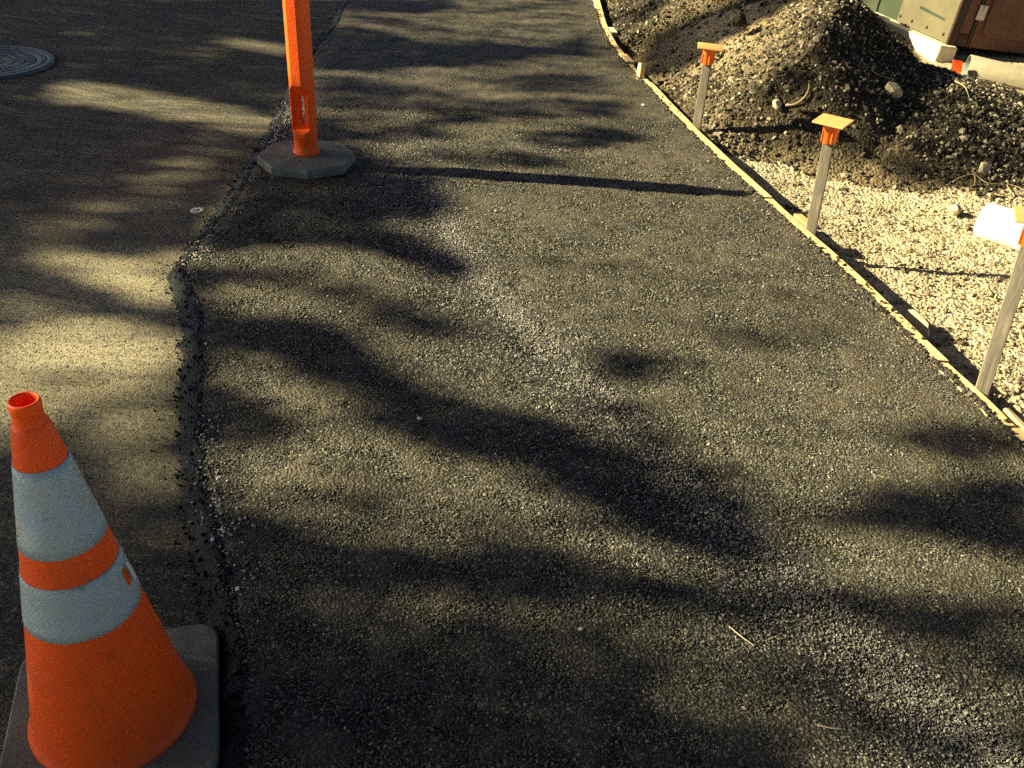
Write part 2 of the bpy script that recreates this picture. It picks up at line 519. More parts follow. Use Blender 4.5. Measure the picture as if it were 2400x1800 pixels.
# ------------------------------------------------------------ land shape
def vnoise(x, y, seed):
    r = np.random.RandomState(seed); T = r.rand(256, 256)
    xi = np.floor(x).astype(int); yi = np.floor(y).astype(int)
    fx = x - xi; fy = y - yi
    fx = fx*fx*(3-2*fx); fy = fy*fy*(3-2*fy)
    a = T[xi % 256, yi % 256]; b = T[(xi+1) % 256, yi % 256]
    c = T[xi % 256, (yi+1) % 256]; d = T[(xi+1) % 256, (yi+1) % 256]
    return (a*(1-fx)+b*fx)*(1-fy)+(c*(1-fx)+d*fx)*fy - .5
def fbm(x, y, seed, n=4):
    s = 0; a = 1.
    for k in range(n):
        s = s + a*vnoise(x*2**k+17.3*k, y*2**k+5.1*k, seed+k); a *= .5
    return s
BOARD_Y = np.array([-2., .3, 1.2, 2.19, 2.47, 2.71, 3.19, 3.60, 3.80, 4.34, 4.85, 5.23, 5.9, 6.5, 7.1, 8.0, 12.])
BOARD_X = np.array([1.70, 1.60, 1.52, 1.410, 1.357, 1.303, 1.208, 1.107, 1.058, .932, .822, .745, .620, .530, .490, .480, .480])
def board_x(y):
    return np.interp(y, BOARD_Y, BOARD_X)
def terrain(x, y, parts=False):
    d = x - board_x(y)
    g = -.075 - .045*(1-np.exp(-np.maximum(d-.05, 0)/.2)) + .03*fbm(x*1.3, y*1.3, 3) + .012*fbm(x*6, y*6, 9, 3)
    g = g + .02*np.maximum(x-2.2, 0)
    def mound(cx, cy, h, s, sx=1.):
        wx = x + .22*fbm(x*1.5, y*1.5, 21); wy = y + .22*fbm(x*1.5+40, y*1.5, 33)
        r = np.sqrt(((wx-cx)*sx)**2+(wy-cy)**2)
        return h - s*(np.sqrt(r*r+.12**2)-.12)
    m = np.maximum(np.maximum(mound(1.44, 5.72, .60, .66), mound(1.45, 7.6, .66, .62)), mound(2.0, 5.6, .22, .30))
    m = m + .06*fbm(x*2.2, y*2.2, 51, 3)
    k = .05
    hh = np.clip(.5+.5*(m-g)/k, 0, 1)
    z = g*(1-hh)+m*hh+k*hh*(1-hh)
    z = z + .018*fbm(x*5, y*5, 77, 3)*np.clip((z+.05)/.2, 0, 1)
    # the pile is kept off the form board
    lim = -.040 + .62*np.maximum(d-.065, 0) + .01*fbm(x*7, y*7, 5, 2)
    z = np.minimum(z, lim)
    return (z, m > g+.01) if parts else z

# shade and gap outlines across the sunlight; roadside leaves are placed to cast them: (density, [(along road, height across light), ...])
SHADE_OUTLINES = [
    (0, [(6.68,-1.926), (7.27,-1.052), (8.2,0.006), (6.28,0.072), (4.81,0.257), (3.89,0.373), (3.2,0.492), (2.34,0.588), (1.18,0.436), (0.97,-0.435)]),
    (0.8, [(1.71,-0.362), (1.66,-0.237), (1.65,-0.009), (1.63,0.114), (1.57,0.199), (1.31,0.16), (1.32,0.022), (1.4,-0.092), (1.46,-0.223), (1.56,-0.338)]),
    (0.36, [(1.71,0.065), (1.68,0.214), (1.56,0.316), (1.58,0.398), (1.66,0.523), (1.11,0.428), (1.06,0.218), (1.26,0.129), (1.4,0.066)]),
    (0.25, [(7.37,-0.903), (8.2,0.006), (6.28,0.072), (5.42,0.181), (5.27,-0.297), (5.34,-0.679)]),
    (0.35, [(1.87,-0.294), (1.88,-0.125), (1.79,0.039), (1.69,0.04), (1.7,-0.139), (1.73,-0.277)]),
    (1, [(1.01,-0.249), (1.63,-0.349), (1.53,-0.29), (1.47,-0.223), (1.43,-0.163), (1.41,-0.093), (1.38,-0.033), (1.33,0.022), (1.29,0.074), (1.25,0.129), (1.21,0.172), (1.14,0.224), (1.07,0.241), (0.96,-0.241)]),
    (1, [(1.7,-0.397), (1.69,-0.355), (1.68,-0.29), (1.65,-0.235), (1.63,-0.158), (1.63,-0.083), (1.64,-0.009), (1.63,0.065), (1.61,0.124), (1.59,0.209), (1.53,0.187), (1.55,0.113), (1.56,0.017), (1.54,-0.078), (1.56,-0.166), (1.58,-0.237), (1.56,-0.294), (1.58,-0.376)]),
    (0.92, [(1.52,-0.245), (1.5,-0.123), (1.41,-0.002), (1.32,0.109), (1.36,-0.023), (1.42,-0.163), (1.47,-0.242)]),
    (1, [(2.56,-0.528), (2.63,-0.476), (2.68,-0.413), (2.64,-0.337), (2.48,-0.266), (2.33,-0.188), (2.25,-0.119), (2.22,-0.026), (2.09,0.065), (2.03,0.121), (1.95,0.175), (1.77,0.271), (1.63,0.333), (1.59,0.366), (1.57,0.326), (1.66,0.262), (1.76,0.168), (1.83,0.091), (1.89,0.038), (1.99,-0.048), (2.03,-0.107), (2.11,-0.183), (2.24,-0.255), (2.38,-0.354), (2.47,-0.425), (2.45,-0.51)]),
    (0.8, [(2.35,0.094), (2.12,0.161), (1.91,0.236), (1.72,0.304), (1.67,0.3), (1.65,0.283), (1.84,0.215), (2.04,0.141), (2.25,0.072), (2.33,0.074)]),
    (0.95, [(2.08,-0.334), (2.03,-0.335), (1.99,-0.349), (1.97,-0.373), (1.98,-0.402), (2.01,-0.43), (2.05,-0.454), (2.1,-0.468), (2.16,-0.469), (2.2,-0.455), (2.22,-0.43), (2.21,-0.399), (2.18,-0.369), (2.13,-0.345)]),
    (0.6, [(2.25,-0.444), (2.21,-0.441), (2.18,-0.446), (2.16,-0.457), (2.15,-0.473), (2.16,-0.49), (2.19,-0.505), (2.23,-0.516), (2.27,-0.52), (2.31,-0.515), (2.33,-0.504), (2.34,-0.488), (2.32,-0.47), (2.29,-0.454)]),
    (0.8, [(2.99,-0.601), (3.02,-0.472), (2.96,-0.385), (2.87,-0.299), (2.76,-0.224), (2.7,-0.17), (2.64,-0.161), (2.61,-0.172), (2.66,-0.225), (2.76,-0.298), (2.85,-0.379), (2.91,-0.459), (2.88,-0.582), (2.93,-0.602)]),
    (1, [(3.17,-0.632), (3.44,-0.617), (3.9,-0.631), (3.98,-0.45), (3.95,-0.314), (3.74,-0.243), (3.54,-0.247), (3.51,-0.331), (3.44,-0.393), (3.36,-0.31), (3.24,-0.234), (3.15,-0.172), (3.08,-0.199), (3.18,-0.294), (3.25,-0.423), (3.19,-0.529), (3.08,-0.601)]),
    (0.95, [(2.55,0.149), (2.52,0.143), (2.5,0.128), (2.48,0.108), (2.48,0.085), (2.49,0.065), (2.51,0.051), (2.53,0.045), (2.56,0.051), (2.59,0.065), (2.61,0.087), (2.61,0.11), (2.6,0.131), (2.58,0.145)]),
    (0.95, [(4.69,0.147), (4.62,0.134), (4.56,0.1), (4.51,0.051), (4.49,-0.001), (4.49,-0.049), (4.52,-0.083), (4.58,-0.097), (4.64,-0.087), (4.71,-0.054), (4.76,-0.005), (4.78,0.051), (4.78,0.101), (4.74,0.135)]),
    (0.9, [(4.96,-0.36), (5.11,-0.219), (5.23,-0.081), (5.27,0.096), (5.12,0.112), (4.97,0.094), (4.93,-0.074), (4.83,-0.203), (4.69,-0.338), (4.81,-0.363)]),
    (0.75, [(4.26,0.002), (4.22,-0.013), (4.19,-0.053), (4.17,-0.112), (4.17,-0.177), (4.19,-0.237), (4.22,-0.28), (4.26,-0.297), (4.3,-0.285), (4.33,-0.244), (4.35,-0.184), (4.35,-0.116), (4.33,-0.055), (4.3,-0.013)]),
    (0.9, [(5.61,0.072), (5.54,0.057), (5.46,0.017), (5.4,-0.041), (5.37,-0.105), (5.37,-0.163), (5.4,-0.205), (5.46,-0.222), (5.54,-0.211), (5.62,-0.172), (5.68,-0.113), (5.72,-0.046), (5.71,0.015), (5.68,0.057)]),
    (1, [(6.51,-0.818), (6.58,-0.709), (6.42,-0.578), (6.25,-0.41), (6.38,-0.221), (6.34,-0.08), (6.79,0.043), (7.03,0.086), (6.24,0.1), (6.14,-0.144), (5.77,-0.327), (5.71,-0.516), (5.49,-0.684), (5.82,-0.749)]),
    (1, [(7.41,-0.843), (7.63,-0.502), (7.37,-0.452), (7.14,-0.563), (7.09,-0.777)]),
    (0.6, [(7.2,-0.505), (7.49,-0.266), (8.11,0.003), (8.06,0.007), (7.98,0.003), (7.36,-0.26), (7.09,-0.496), (7.14,-0.505)]),
    (0.7, [(6.93,-0.76), (6.9,-0.573), (6.68,-0.436), (6.57,-0.424), (6.5,-0.429), (6.71,-0.561), (6.74,-0.741), (6.84,-0.759)]),
    (0.85, [(5.38,-0.696), (5.34,-0.422), (5.14,-0.289), (4.89,-0.286), (4.9,-0.433), (4.84,-0.631)]),
    (0.7, [(4.7,-0.613), (4.68,-0.338), (4.57,-0.266), (4.46,-0.353), (4.36,-0.563)]),
    (0.8, [(4.24,-0.538), (4.18,-0.332), (3.95,-0.238), (3.9,-0.498)]),
    (0.5, [(4.81,-0.616), (4.82,-0.437), (4.78,-0.43), (4.75,-0.431), (4.74,-0.608), (4.77,-0.616)]),
    (1, [(1.88,0.321), (1.99,0.423), (2.1,0.594), (1.81,0.544), (1.84,0.473), (1.88,0.41)]),
    (0.9, [(2.38,0.585), (2.24,0.602), (2.21,0.576), (2.2,0.544), (2.2,0.512), (2.22,0.486), (2.25,0.47), (2.28,0.468), (2.32,0.481), (2.35,0.507), (2.37,0.54), (2.37,0.574), (2.35,0.601), (2.43,0.58)]),
    (0.7, [(2.81,0.393), (2.78,0.386), (2.75,0.369), (2.72,0.347), (2.71,0.323), (2.7,0.302), (2.71,0.288), (2.74,0.283), (2.77,0.29), (2.8,0.306), (2.82,0.328), (2.84,0.353), (2.85,0.375), (2.83,0.389)]),
    (0.8, [(1.52,0.521), (1.48,0.507), (1.46,0.487), (1.44,0.465), (1.45,0.444), (1.47,0.429), (1.51,0.423), (1.55,0.427), (1.59,0.44), (1.62,0.461), (1.63,0.485), (1.63,0.507), (1.6,0.521), (1.57,0.527)]),
    (0.75, [(1.38,0.213), (1.36,0.202), (1.35,0.175), (1.35,0.139), (1.36,0.099), (1.39,0.064), (1.41,0.039), (1.44,0.031), (1.46,0.042), (1.47,0.07), (1.47,0.108), (1.45,0.15), (1.43,0.185), (1.4,0.208)]),
    (0.5, [(1.62,0.351), (1.6,0.34), (1.6,0.319), (1.61,0.291), (1.64,0.263), (1.67,0.239), (1.71,0.225), (1.74,0.223), (1.76,0.234), (1.77,0.257), (1.76,0.286), (1.73,0.315), (1.69,0.338), (1.65,0.351)]),
    (0.6, [(1.76,-0.139), (1.74,-0.147), (1.73,-0.169), (1.74,-0.2), (1.75,-0.236), (1.77,-0.269), (1.8,-0.293), (1.82,-0.303), (1.84,-0.296), (1.85,-0.274), (1.85,-0.24), (1.83,-0.203), (1.81,-0.17), (1.79,-0.148)]),
    (0.5, [(1.74,-0.096), (1.73,-0.102), (1.73,-0.118), (1.73,-0.141), (1.74,-0.166), (1.75,-0.19), (1.77,-0.207), (1.79,-0.213), (1.8,-0.208), (1.81,-0.191), (1.8,-0.168), (1.79,-0.141), (1.78,-0.118), (1.76,-0.102)]),
    (0.35, [(3.24,-0.017), (3.24,0.379), (2.75,0.515), (3.07,0.329), (3.12,0.063)]),
    (0.9, [(1.73,-0.418), (1.74,-0.357), (0.96,-0.233), (0.95,-0.277), (0.96,-0.233)]),
    (0.95, [(2.74,-0.612), (2.89,-0.576), (2.09,-0.451), (1.69,-0.374), (1.68,-0.409), (2.3,-0.52)]),
    (1, [(4.46,-0.727), (4.53,-0.679), (4.57,-0.588), (4.5,-0.489), (3.82,-0.42), (3.74,-0.622)]),
    (1, [(6.88,-1.972), (7.62,-0.877), (6.08,-0.817), (4.29,-0.725), (2.98,-0.683), (2.63,-0.624), (2.37,-0.562), (1.63,-0.431), (1.36,-0.371), (0.98,-0.297), (0.94,-0.477), (6.83,-2.052)]),
    (0.05, [(5.1,-1.343), (5.04,-1.186), (4.91,-0.971), (4.79,-0.837), (4.69,-0.754), (4.53,-0.722), (4.43,-0.729), (4.52,-0.806), (4.62,-0.93), (4.74,-1.131), (4.78,-1.277), (4.94,-1.33)]),
    (0.15, [(6.24,-1.089), (6.17,-0.994), (6.09,-0.892), (6.01,-0.878), (5.96,-0.878), (6.04,-0.978), (6.1,-1.071), (6.18,-1.087)]),
    (0.55, [(6,-1.161), (5.92,-1.065), (5.8,-1.039), (5.71,-1.037), (5.79,-1.13), (5.91,-1.158)]),
    (0.1, [(3.1,-0.888), (3.05,-0.804), (2.97,-0.721), (2.88,-0.655), (2.79,-0.634), (2.75,-0.645), (2.83,-0.707), (2.9,-0.782), (2.95,-0.86), (3.03,-0.89)]),
    (0.35, [(3.17,-0.75), (3.17,-0.692), (3.09,-0.668), (3.02,-0.669), (3.02,-0.724), (3.09,-0.749)]),
    (0.05, [(2.48,-0.787), (2.59,-0.734), (2.6,-0.611), (2.39,-0.571), (2.31,-0.62), (2.33,-0.677), (2.24,-0.71), (2.08,-0.703), (1.94,-0.723), (2.38,-0.837)]),
    (0.68, [(2.72,-0.916), (2.75,-0.834), (2.62,-0.746), (2.48,-0.793), (2.44,-0.844)]),
    (0.62, [(2.13,-0.678), (2.11,-0.599), (2.13,-0.527), (1.79,-0.465), (1.77,-0.529), (1.97,-0.624)]),
    (0.75, [(2.28,-0.704), (2.27,-0.624), (2.3,-0.558), (2.26,-0.54), (2.21,-0.541), (2.18,-0.608), (2.19,-0.687), (2.24,-0.705)]),
    (0.86, [(3.27,-1.003), (3.58,-0.901), (4.49,-0.853), (4.45,-0.817), (4.27,-0.792), (3.41,-0.85), (3.11,-0.954), (3.16,-0.986)]),
    (0.85, [(4.28,-0.793), (4.56,-0.773), (4.53,-0.748), (4.4,-0.732), (4.14,-0.754), (4.16,-0.777)]),
    (1, [(2.74,-0.608), (2.93,-0.613), (2.91,-0.573), (2.09,-0.442), (1.66,-0.357), (1.65,-0.395), (2.3,-0.519)]),
    (0, [(8.2,0.006), (6.28,0.072), (4.81,0.257), (3.89,0.373), (3.2,0.492), (2.34,0.588), (9.19,1.812)]),
    (1, [(6.16,0.118), (6.72,0.164), (6.76,0.368), (6.79,0.616), (7,0.857), (5.94,1.01), (5.92,0.767), (5.89,0.569), (5.78,0.347), (5.9,0.219)]),
    (0.6, [(6.52,0.058), (6.79,0.169), (6.1,0.197), (5.87,0.124)]),
    (0.8, [(7.4,0.1), (7.32,0.252), (7.31,0.373), (7.11,0.449), (6.97,0.287)]),
    (0.85, [(5.06,0.578), (5.17,0.75), (5.29,0.909), (5.48,0.994), (5.29,0.899), (5.07,0.714), (5.05,0.611)]),
    (0.85, [(9.43,1.083), (8.93,1.277), (8.39,1.097), (8.93,1.046)]),
    (0.72, [(5.44,0.955), (5.5,1.075), (5.41,1.11), (5.42,1.171), (4.67,0.984), (4.56,0.84), (4.59,0.67), (4.83,0.688)]),
    (1, [(1.43,-0.376), (1.45,-0.306), (0.96,-0.23), (0.95,-0.286)]),
]
# ------------------------------------------------------------ lie of the land
EDGE_Y = np.array([-2., 0., .5, 1.1, 1.4, 1.514, 1.79, 2.138, 2.586, 2.75, 2.86, 3.0, 3.11, 3.72, 4.59, 5.74, 6.72, 7.685, 12.])
EDGE_X = np.array([.02, -.25, -.37, -.52, -.61, -.655, -.792, -.903, -1.046, -1.10, -1.158, -1.225, -1.228, -1.22, -1.258, -1.365, -1.377, -1.433, -1.5])
def edge_x(y): return np.interp(y, EDGE_Y, EDGE_X) + .012*vnoise(y*4.5, y*0+3., 61) + .010*vnoise(y*17, y*0+9., 62) + .010*vnoise(y*46, y*0+4., 64)
def inner_x(y): return edge_x(y) + .085 + .02*vnoise(y*2.5, y*0+1., 63)
JOINT_Y = np.array([-1., 1.176, 1.573, 1.943, 2.314, 2.688, 3.228, 3.61, 4.074, 4.989, 6.342, 7.658, 12.])
JOINT_X = np.array([2.4, .945, .68, .443, .244, .059, -.195, -.323, -.44, -.603, -.694, -.741, -.8])
def joint_x(y): return np.interp(y, JOINT_Y, JOINT_X) + .02*vnoise(y*3, y*0+2., 71)
def path_z(x, y):
    d = x - joint_x(y)
    return .007*fbm(x*1.1, y*1.1, 81, 3) + .004*fbm(x*5, y*5, 85, 2) - .022*np.exp(-((d+.06)/.17)**2)*np.clip((3.9-y)/.6, .25, 1) + .007/(1+np.exp(-d/.03))
def road_z(x, y):
    return -.04 + .010*fbm(x*.9, y*.9, 91, 3) + .003*fbm(x*6, y*6, 95, 3)
ROAD0 = -.04

# ground under everything
g = mesh("ground", [(-150,-60,-.3),(150,-60,-.3),(150,240,-.3),(-150,240,-.3)], [(0,1,2,3)], M_dirt)
tag(g, kind="structure")

# worn road on the left
xs = np.concatenate([np.arange(-16, -4.6, .3), np.arange(-4.6, .45, .022)])
ys = np.concatenate([np.arange(-1.5, .8, .15), np.arange(.8, 8.2, .022), np.arange(8.2, 20, .3)])
X, Y = np.meshgrid(xs, ys, indexing='ij')
Z = road_z(X, Y)
ex = edge_x(Y)
Z = np.where(X > ex+.04, np.minimum(Z, -.05), Z)
MAN = (-3.05, 5.52)
rman = np.hypot(X-MAN[0], Y-MAN[1])
Z = np.where(rman < .40, -.046, Z)
dusty = np.clip(np.exp(-(np.maximum(ex-X, 0)/1.1)**2)*np.exp(-((Y-2.75)/.85)**2)*1.15 + .22*np.exp(-(np.maximum(ex-X, 0)/1.3)**2)*np.exp(-((Y-4.75)/.4)**2) + .4*fbm(X*1.9, Y*1.9, 97, 4)*np.exp(-(np.maximum(ex-X, 0)/1.4)**2), 0, 1)  # dust tone lightened where the sunlit patches lie on the road
o = grid_mesh("road", X, Y, Z, (X[:-1,:-1] < ex[:-1,:-1]+.25), M_road, attrs={"dusty": dusty})
tag(o, kind="structure")

# new asphalt path
ys = np.concatenate([np.arange(-.6, .9, .06), np.arange(.9, 4.6, .014), np.arange(4.6, 8.6, .025), np.arange(8.6, 12, .12)])
tt = np.linspace(0, 1, 150)
Y, Tm = np.meshgrid(ys, tt, indexing='ij')
x0 = inner_x(ys)[:, None]; x1 = (board_x(ys) - .017)[:, None]
X = x0 + (x1-x0)*Tm
Z = path_z(X, Y) + .006*(fbm(X*22, Y*22, 101, 3))*1.
d = X - joint_x(Y)
wl = .21 + .10*fbm(Y*1.7, Y*0+4, 111, 3)
seam = np.exp(-np.maximum(-d-.02, 0)/wl)*np.exp(-np.maximum(d-.02, 0)/.055)
seam = np.clip(seam*1.15 + .5*fbm(X*9, Y*9, 121, 3)*seam, 0, 1)
seam *= np.clip((4.9-Y)/1.5, .15, 1)
path = grid_mesh("asphalt_path", X, Y, Z, None, M_asphalt, attrs={"seam": seam})
tag(path, kind="structure")
# tapered bitumen edge running down to the road
ta = np.linspace(0, 1, 12)
Y, Tm = np.meshgrid(ys, ta, indexing='ij')
xe = edge_x(ys)[:, None]; xi = inner_x(ys)[:, None] + .004
X = xe + (xi-xe)*Tm
ztop = path_z(X, Y); zlow = road_z(X, Y) - .004
s = np.clip(Tm*1.25, 0, 1); s = s*s*(3-2*s)
Z = zlow + (ztop-zlow)*s + .008*fbm(X*25, Y*25, 131, 3) - .004*(Tm > .98)
o = grid_mesh("bitumen_edge", X, Y, Z, None, M_tack, path)

# aggregate standing proud of the path surface (near part; the material carries on beyond)
def strat(y0, y1, sp, x_lo, x_hi, rs):
    ny = int((y1-y0)/sp); out = []
    yy = y0 + (np.arange(ny)+.5)*sp
    lo = x_lo(yy); hi = x_hi(yy)
    xg = np.arange(lo.min(), hi.max(), sp)
    A, B = np.meshgrid(xg, yy, indexing='ij')
    A = A + (rs.rand(*A.shape)-.5)*sp*1.1; B = B + (rs.rand(*B.shape)-.5)*sp*1.1
    k = (A > np.interp(B, yy, lo)) & (A < np.interp(B, yy, hi))
    # leave out what is outside the view on the right
    return A[k], B[k]
PX = []; PY = []; PS = []
for y0, y1, sp, sz in ((.98, 1.7, .0058, .0036), (1.7, 2.6, .0064, .0039), (2.6, 3.7, .0088, .0046), (3.7, 5.0, .0125, .0052)):
    a, b = strat(y0, y1, sp, lambda y: inner_x(y)-.01, lambda y: np.minimum(board_x(y)-.023, .30+.62*y), rng)
    PX.append(a); PY.append(b); PS.append(np.full(len(a), sz)*(.55+.75*rng.rand(len(a))))
PX = np.concatenate(PX); PY = np.concatenate(PY); PS = np.concatenate(PS)
keep = PX > -.62*PY - .2
PX, PY, PS = PX[keep], PY[keep], PS[keep]
dj = PX - joint_x(PY)
sw = np.exp(-np.maximum(-dj-.02, 0)/.17)*np.exp(-np.maximum(dj-.03, 0)/.06)*np.clip((4.9-PY)/1.5, 0, 1)
isseam = rng.rand(len(PX)) < sw*.85
PS = PS*np.where(isseam, 1.12, 1.)
PZ = path_z(PX, PY) + PS*(-.28+.25*rng.rand(len(PX)))
Pall = np.stack([PX, PY, PZ], -1)
o = scatter("aggregate", Pall[~isseam], PS[~isseam], M_chip, 'pyr', path, 3, .3, .62, .4); tag(o, kind="stuff")
o = scatter("seam_aggregate", Pall[isseam], PS[isseam], M_seamchip, 'pyr', path, 4, .3, .75, .5); tag(o, kind="stuff")
# fine pale grit speckling the seam
n = 48000
yy = 1.0 + 4.2*rng.rand(n)**1.25
dd = np.where(rng.rand(n) < .6, rng.randn(n)*.036 + .015, -np.abs(rng.randn(n))*.15)
k = rng.rand(n) < np.clip(.55 + 1.5*fbm(yy*2.3, dd*6, 146, 3), .08, 1)*np.clip((5.0-yy)/1.2, 0, 1)
yy, dd = yy[k], dd[k]; xx = joint_x(yy) + dd
ss = .0012 + .0022*rng.rand(len(xx))**2
M_grit = chip_material("seam_grit", [(0., (.1,.1,.095)), (.6, (.24,.235,.21)), (1., (.5,.48,.43))], .6, .35)
o = scatter("seam_grit", np.stack([xx, yy, path_z(xx, yy)+.0022+ss*.6], -1), ss, M_grit, 'oct', path, 15, .3, .7, 1.); tag(o, kind="stuff")
# broken bitumen lumps along the tapered edge
n = 1500
yy = .9 + 6.5*rng.rand(n)**1.3
f_ = rng.rand(n)*1.02 - .02
xx = edge_x(yy) + (inner_x(yy)-edge_x(yy))*f_
ss = .0018 + .0042*rng.rand(n)**2
fz = np.clip(f_*1.25, 0, 1); fz = fz*fz*(3-2*fz)
zz = road_z(xx, yy) + (path_z(xx, yy)-road_z(xx, yy))*fz + ss*.15
o = scatter("bitumen_lumps", np.stack([xx, yy, zz], -1), ss, M_tack, 'ico', path, 16, .35, .6, 1.); tag(o, kind="stuff")
# pale loose chips on the crest of the tapered edge
n = 2600
yy = 1.0 + 4.0*rng.rand(n)**1.2
xx = inner_x(yy) + rng.randn(n)*.028 + .01
wgt = np.clip(.45+1.6*vnoise(yy*3.5, yy*0+7, 141), 0, 1)
k = rng.rand(n) < wgt
xx, yy = xx[k], yy[k]
ss = .0022 + .0035*rng.rand(len(xx))**2
zz = np.where(xx > inner_x(yy), path_z(xx, yy), path_z(xx, yy) - np.clip((inner_x(yy)-xx)/.08, 0, 1)*.02) + ss*.7
M_pale = chip_material("pale_chip", [(0., (.12,.115,.1)), (.5, (.4,.38,.33)), (1., (.75,.72,.64))], .6, .4)
o = scatter("pale_chips", np.stack([xx, yy, zz], -1), ss, M_pale, 'oct', path, 5, .3, .7, 1.); tag(o, kind="stuff")
# dark crumbs spilled on the road beside the edge
n = 90
yy = 1.3 + 3.4*rng.rand(n); xx = edge_x(yy) - np.abs(rng.randn(n))*.035 + .012
ss = .0025 + .005*rng.rand(n)**3
zz = road_z(xx, yy) + ss*.4
o = scatter("asphalt_crumbs", np.stack([xx, yy, zz], -1), ss, M_crumb, 'ico', None, 6, .3, .6, 1.)
tag(o, "dark loose asphalt crumbs strewn along the foot of the path edge", "asphalt crumbs", kind="stuff")

# dirt verge and gravel pile on the right: one landform, cut into two pieces
dx = np.concatenate([np.arange(0, 3.0, .016), np.arange(3.0, 8, .1)])
ys = np.concatenate([np.arange(-.5, 1.7, .1), np.arange(1.7, 7.2, .016), np.arange(7.2, 9.2, .03), np.arange(9.2, 14, .15)])
DX, Y = np.meshgrid(dx, ys, indexing='ij')
X = board_x(Y) + .034 + DX
Z, mm = terrain(X, Y, True)
fine = np.clip(1-(X-3)/.3, 0, 1)
Z = Z + fine*(.011*fbm(X*19, Y*19, 151, 3) + np.where(mm, .012, .006)*fbm(X*46, Y*46, 152, 2))
cell = mm[:-1, :-1] & mm[1:, 1:]
verge = grid_mesh("dirt_verge", X, Y, Z, ~cell, M_dirt); tag(verge, kind="structure")
sandy = np.exp(-(((X-1.15)/.38)**2+((Y-6.1)/.75)**2))*1.1 + .8*np.exp(-(((X-.85)/.2)**2+((Y-4.75)/.3)**2)) + .5*np.clip((7.6-Y)*0+1-(Z+.1)/.08, 0, 1)
pile = grid_mesh("gravel_pile", X, Y, Z, cell, M_pile, attrs={"sandy": np.clip(sandy, 0, 1)})
tag(pile, "long heap of dark stony gravel and soil between the path and the green cabin", "gravel pile")

def on_land(x, y):
    x = np.atleast_1d(np.asarray(x, float)); y = np.atleast_1d(np.asarray(y, float))
    return terrain(x, y)
# gravel covering
def sample_land(n, want_pile, rs):
    ys_ = 1.7 + 6.6*rs.rand(n*8)**1.25
    xs_ = board_x(ys_) + .05 + 2.6*rs.rand(n*8)
    zz, mk = terrain(xs_, ys_, True)
    dd = np.hypot(xs_, ys_)
    k = (mk == want_pile) & (rs.rand(n*8) < (3./np.maximum(dd, 2.2))**1.6) & (xs_ < .72*ys_+.55)
    return xs_[k][:n], ys_[k][:n], zz[k][:n]
a, b, c = sample_land(40000, True, rng)
cover = np.clip(.72 + 1.5*fbm(a*1.3, b*1.3, 161, 3) - .75*np.exp(-(((a-1.15)/.38)**2+((b-6.1)/.75)**2)), .12, 1)
k = rng.rand(len(a)) < cover
a, b, c = a[k], b[k], c[k]
s = .0032 + .0100*rng.rand(len(a))**2.6
o = scatter("gravel", np.stack([a, b, c+s*.25], -1), s, M_darkgravel, 'ico', pile, 7, .42, .7, 1.); tag(o, kind="stuff")
a, b, c = sample_land(27000, False, rng)
cover = np.clip(.30 + 1.7*fbm(a*1.6, b*1.6, 171, 3), .1, 1)
k = rng.rand(len(a)) < cover
a, b, c = a[k], b[k], c[k]
s = .0025 + .0075*rng.rand(len(a))**2.8
o = scatter("gravel", np.stack([a, b, c+s*.2], -1), s, M_gravel, 'ico', verge, 8, .42, .65, 1.); tag(o, kind="stuff")
# stones that can be picked apart
Vs, Ts = ico_base(1)
stone_meshes = []
for k in range(8):
    rs = np.random.RandomState(200+k)
    V = Vs*(1+.5*(rs.rand(len(Vs), 1)-.5))*np.array([1., .6+.4*rs.rand(), .5+.35*rs.rand()]) + .12*(rs.rand(*Vs.shape)-.5)
    ob = tri_mesh("stone", V, Ts, M_gravel); stone_meshes.append(ob.data); bpy.data.objects.remove(ob)
def stone_colour():
    M = Mat("single_stone", .92, .2)
    P = M.pos()
    c = M.ramp(M.objrand(), [(0., (.14,.115,.07)), (.4, (.26,.22,.15)), (.75, (.4,.35,.25)), (1., (.6,.54,.42))])
    c = M.mix(M.ramp(M.noise(P, 2.2, 5, .7), [(.4, 0.), (.7, .6)]), c, (.2,.165,.1))
    M.set("Base Color", c); M.set("Normal", M.bump(M.noise(P, 5., 4, .7), .05, .8))
    return M.m
M_stone = stone_colour()
for me in stone_meshes: me.materials.clear(); me.materials.append(M_stone)
def put_stones(n, want, parent, rs, smin, smax):
    a, b, c = sample_land(n, want, rs)
    for x, y, z in zip(a, b, c):
        o = bpy.data.objects.new("stone", stone_meshes[rs.randint(8)])
        r = smin + (smax-smin)*rs.rand()**3
        o.scale = (r, r, r); o.location = (x, y, z+r*.12)
        o.rotation_euler = (rs.randn()*.5, rs.randn()*.5, rs.rand()*6.28)
        COL.objects.link(o); o.parent = parent
put_stones(290, True, pile, np.random.RandomState(31), .011, .032)
put_stones(210, False, verge, np.random.RandomState(32), .010, .026)

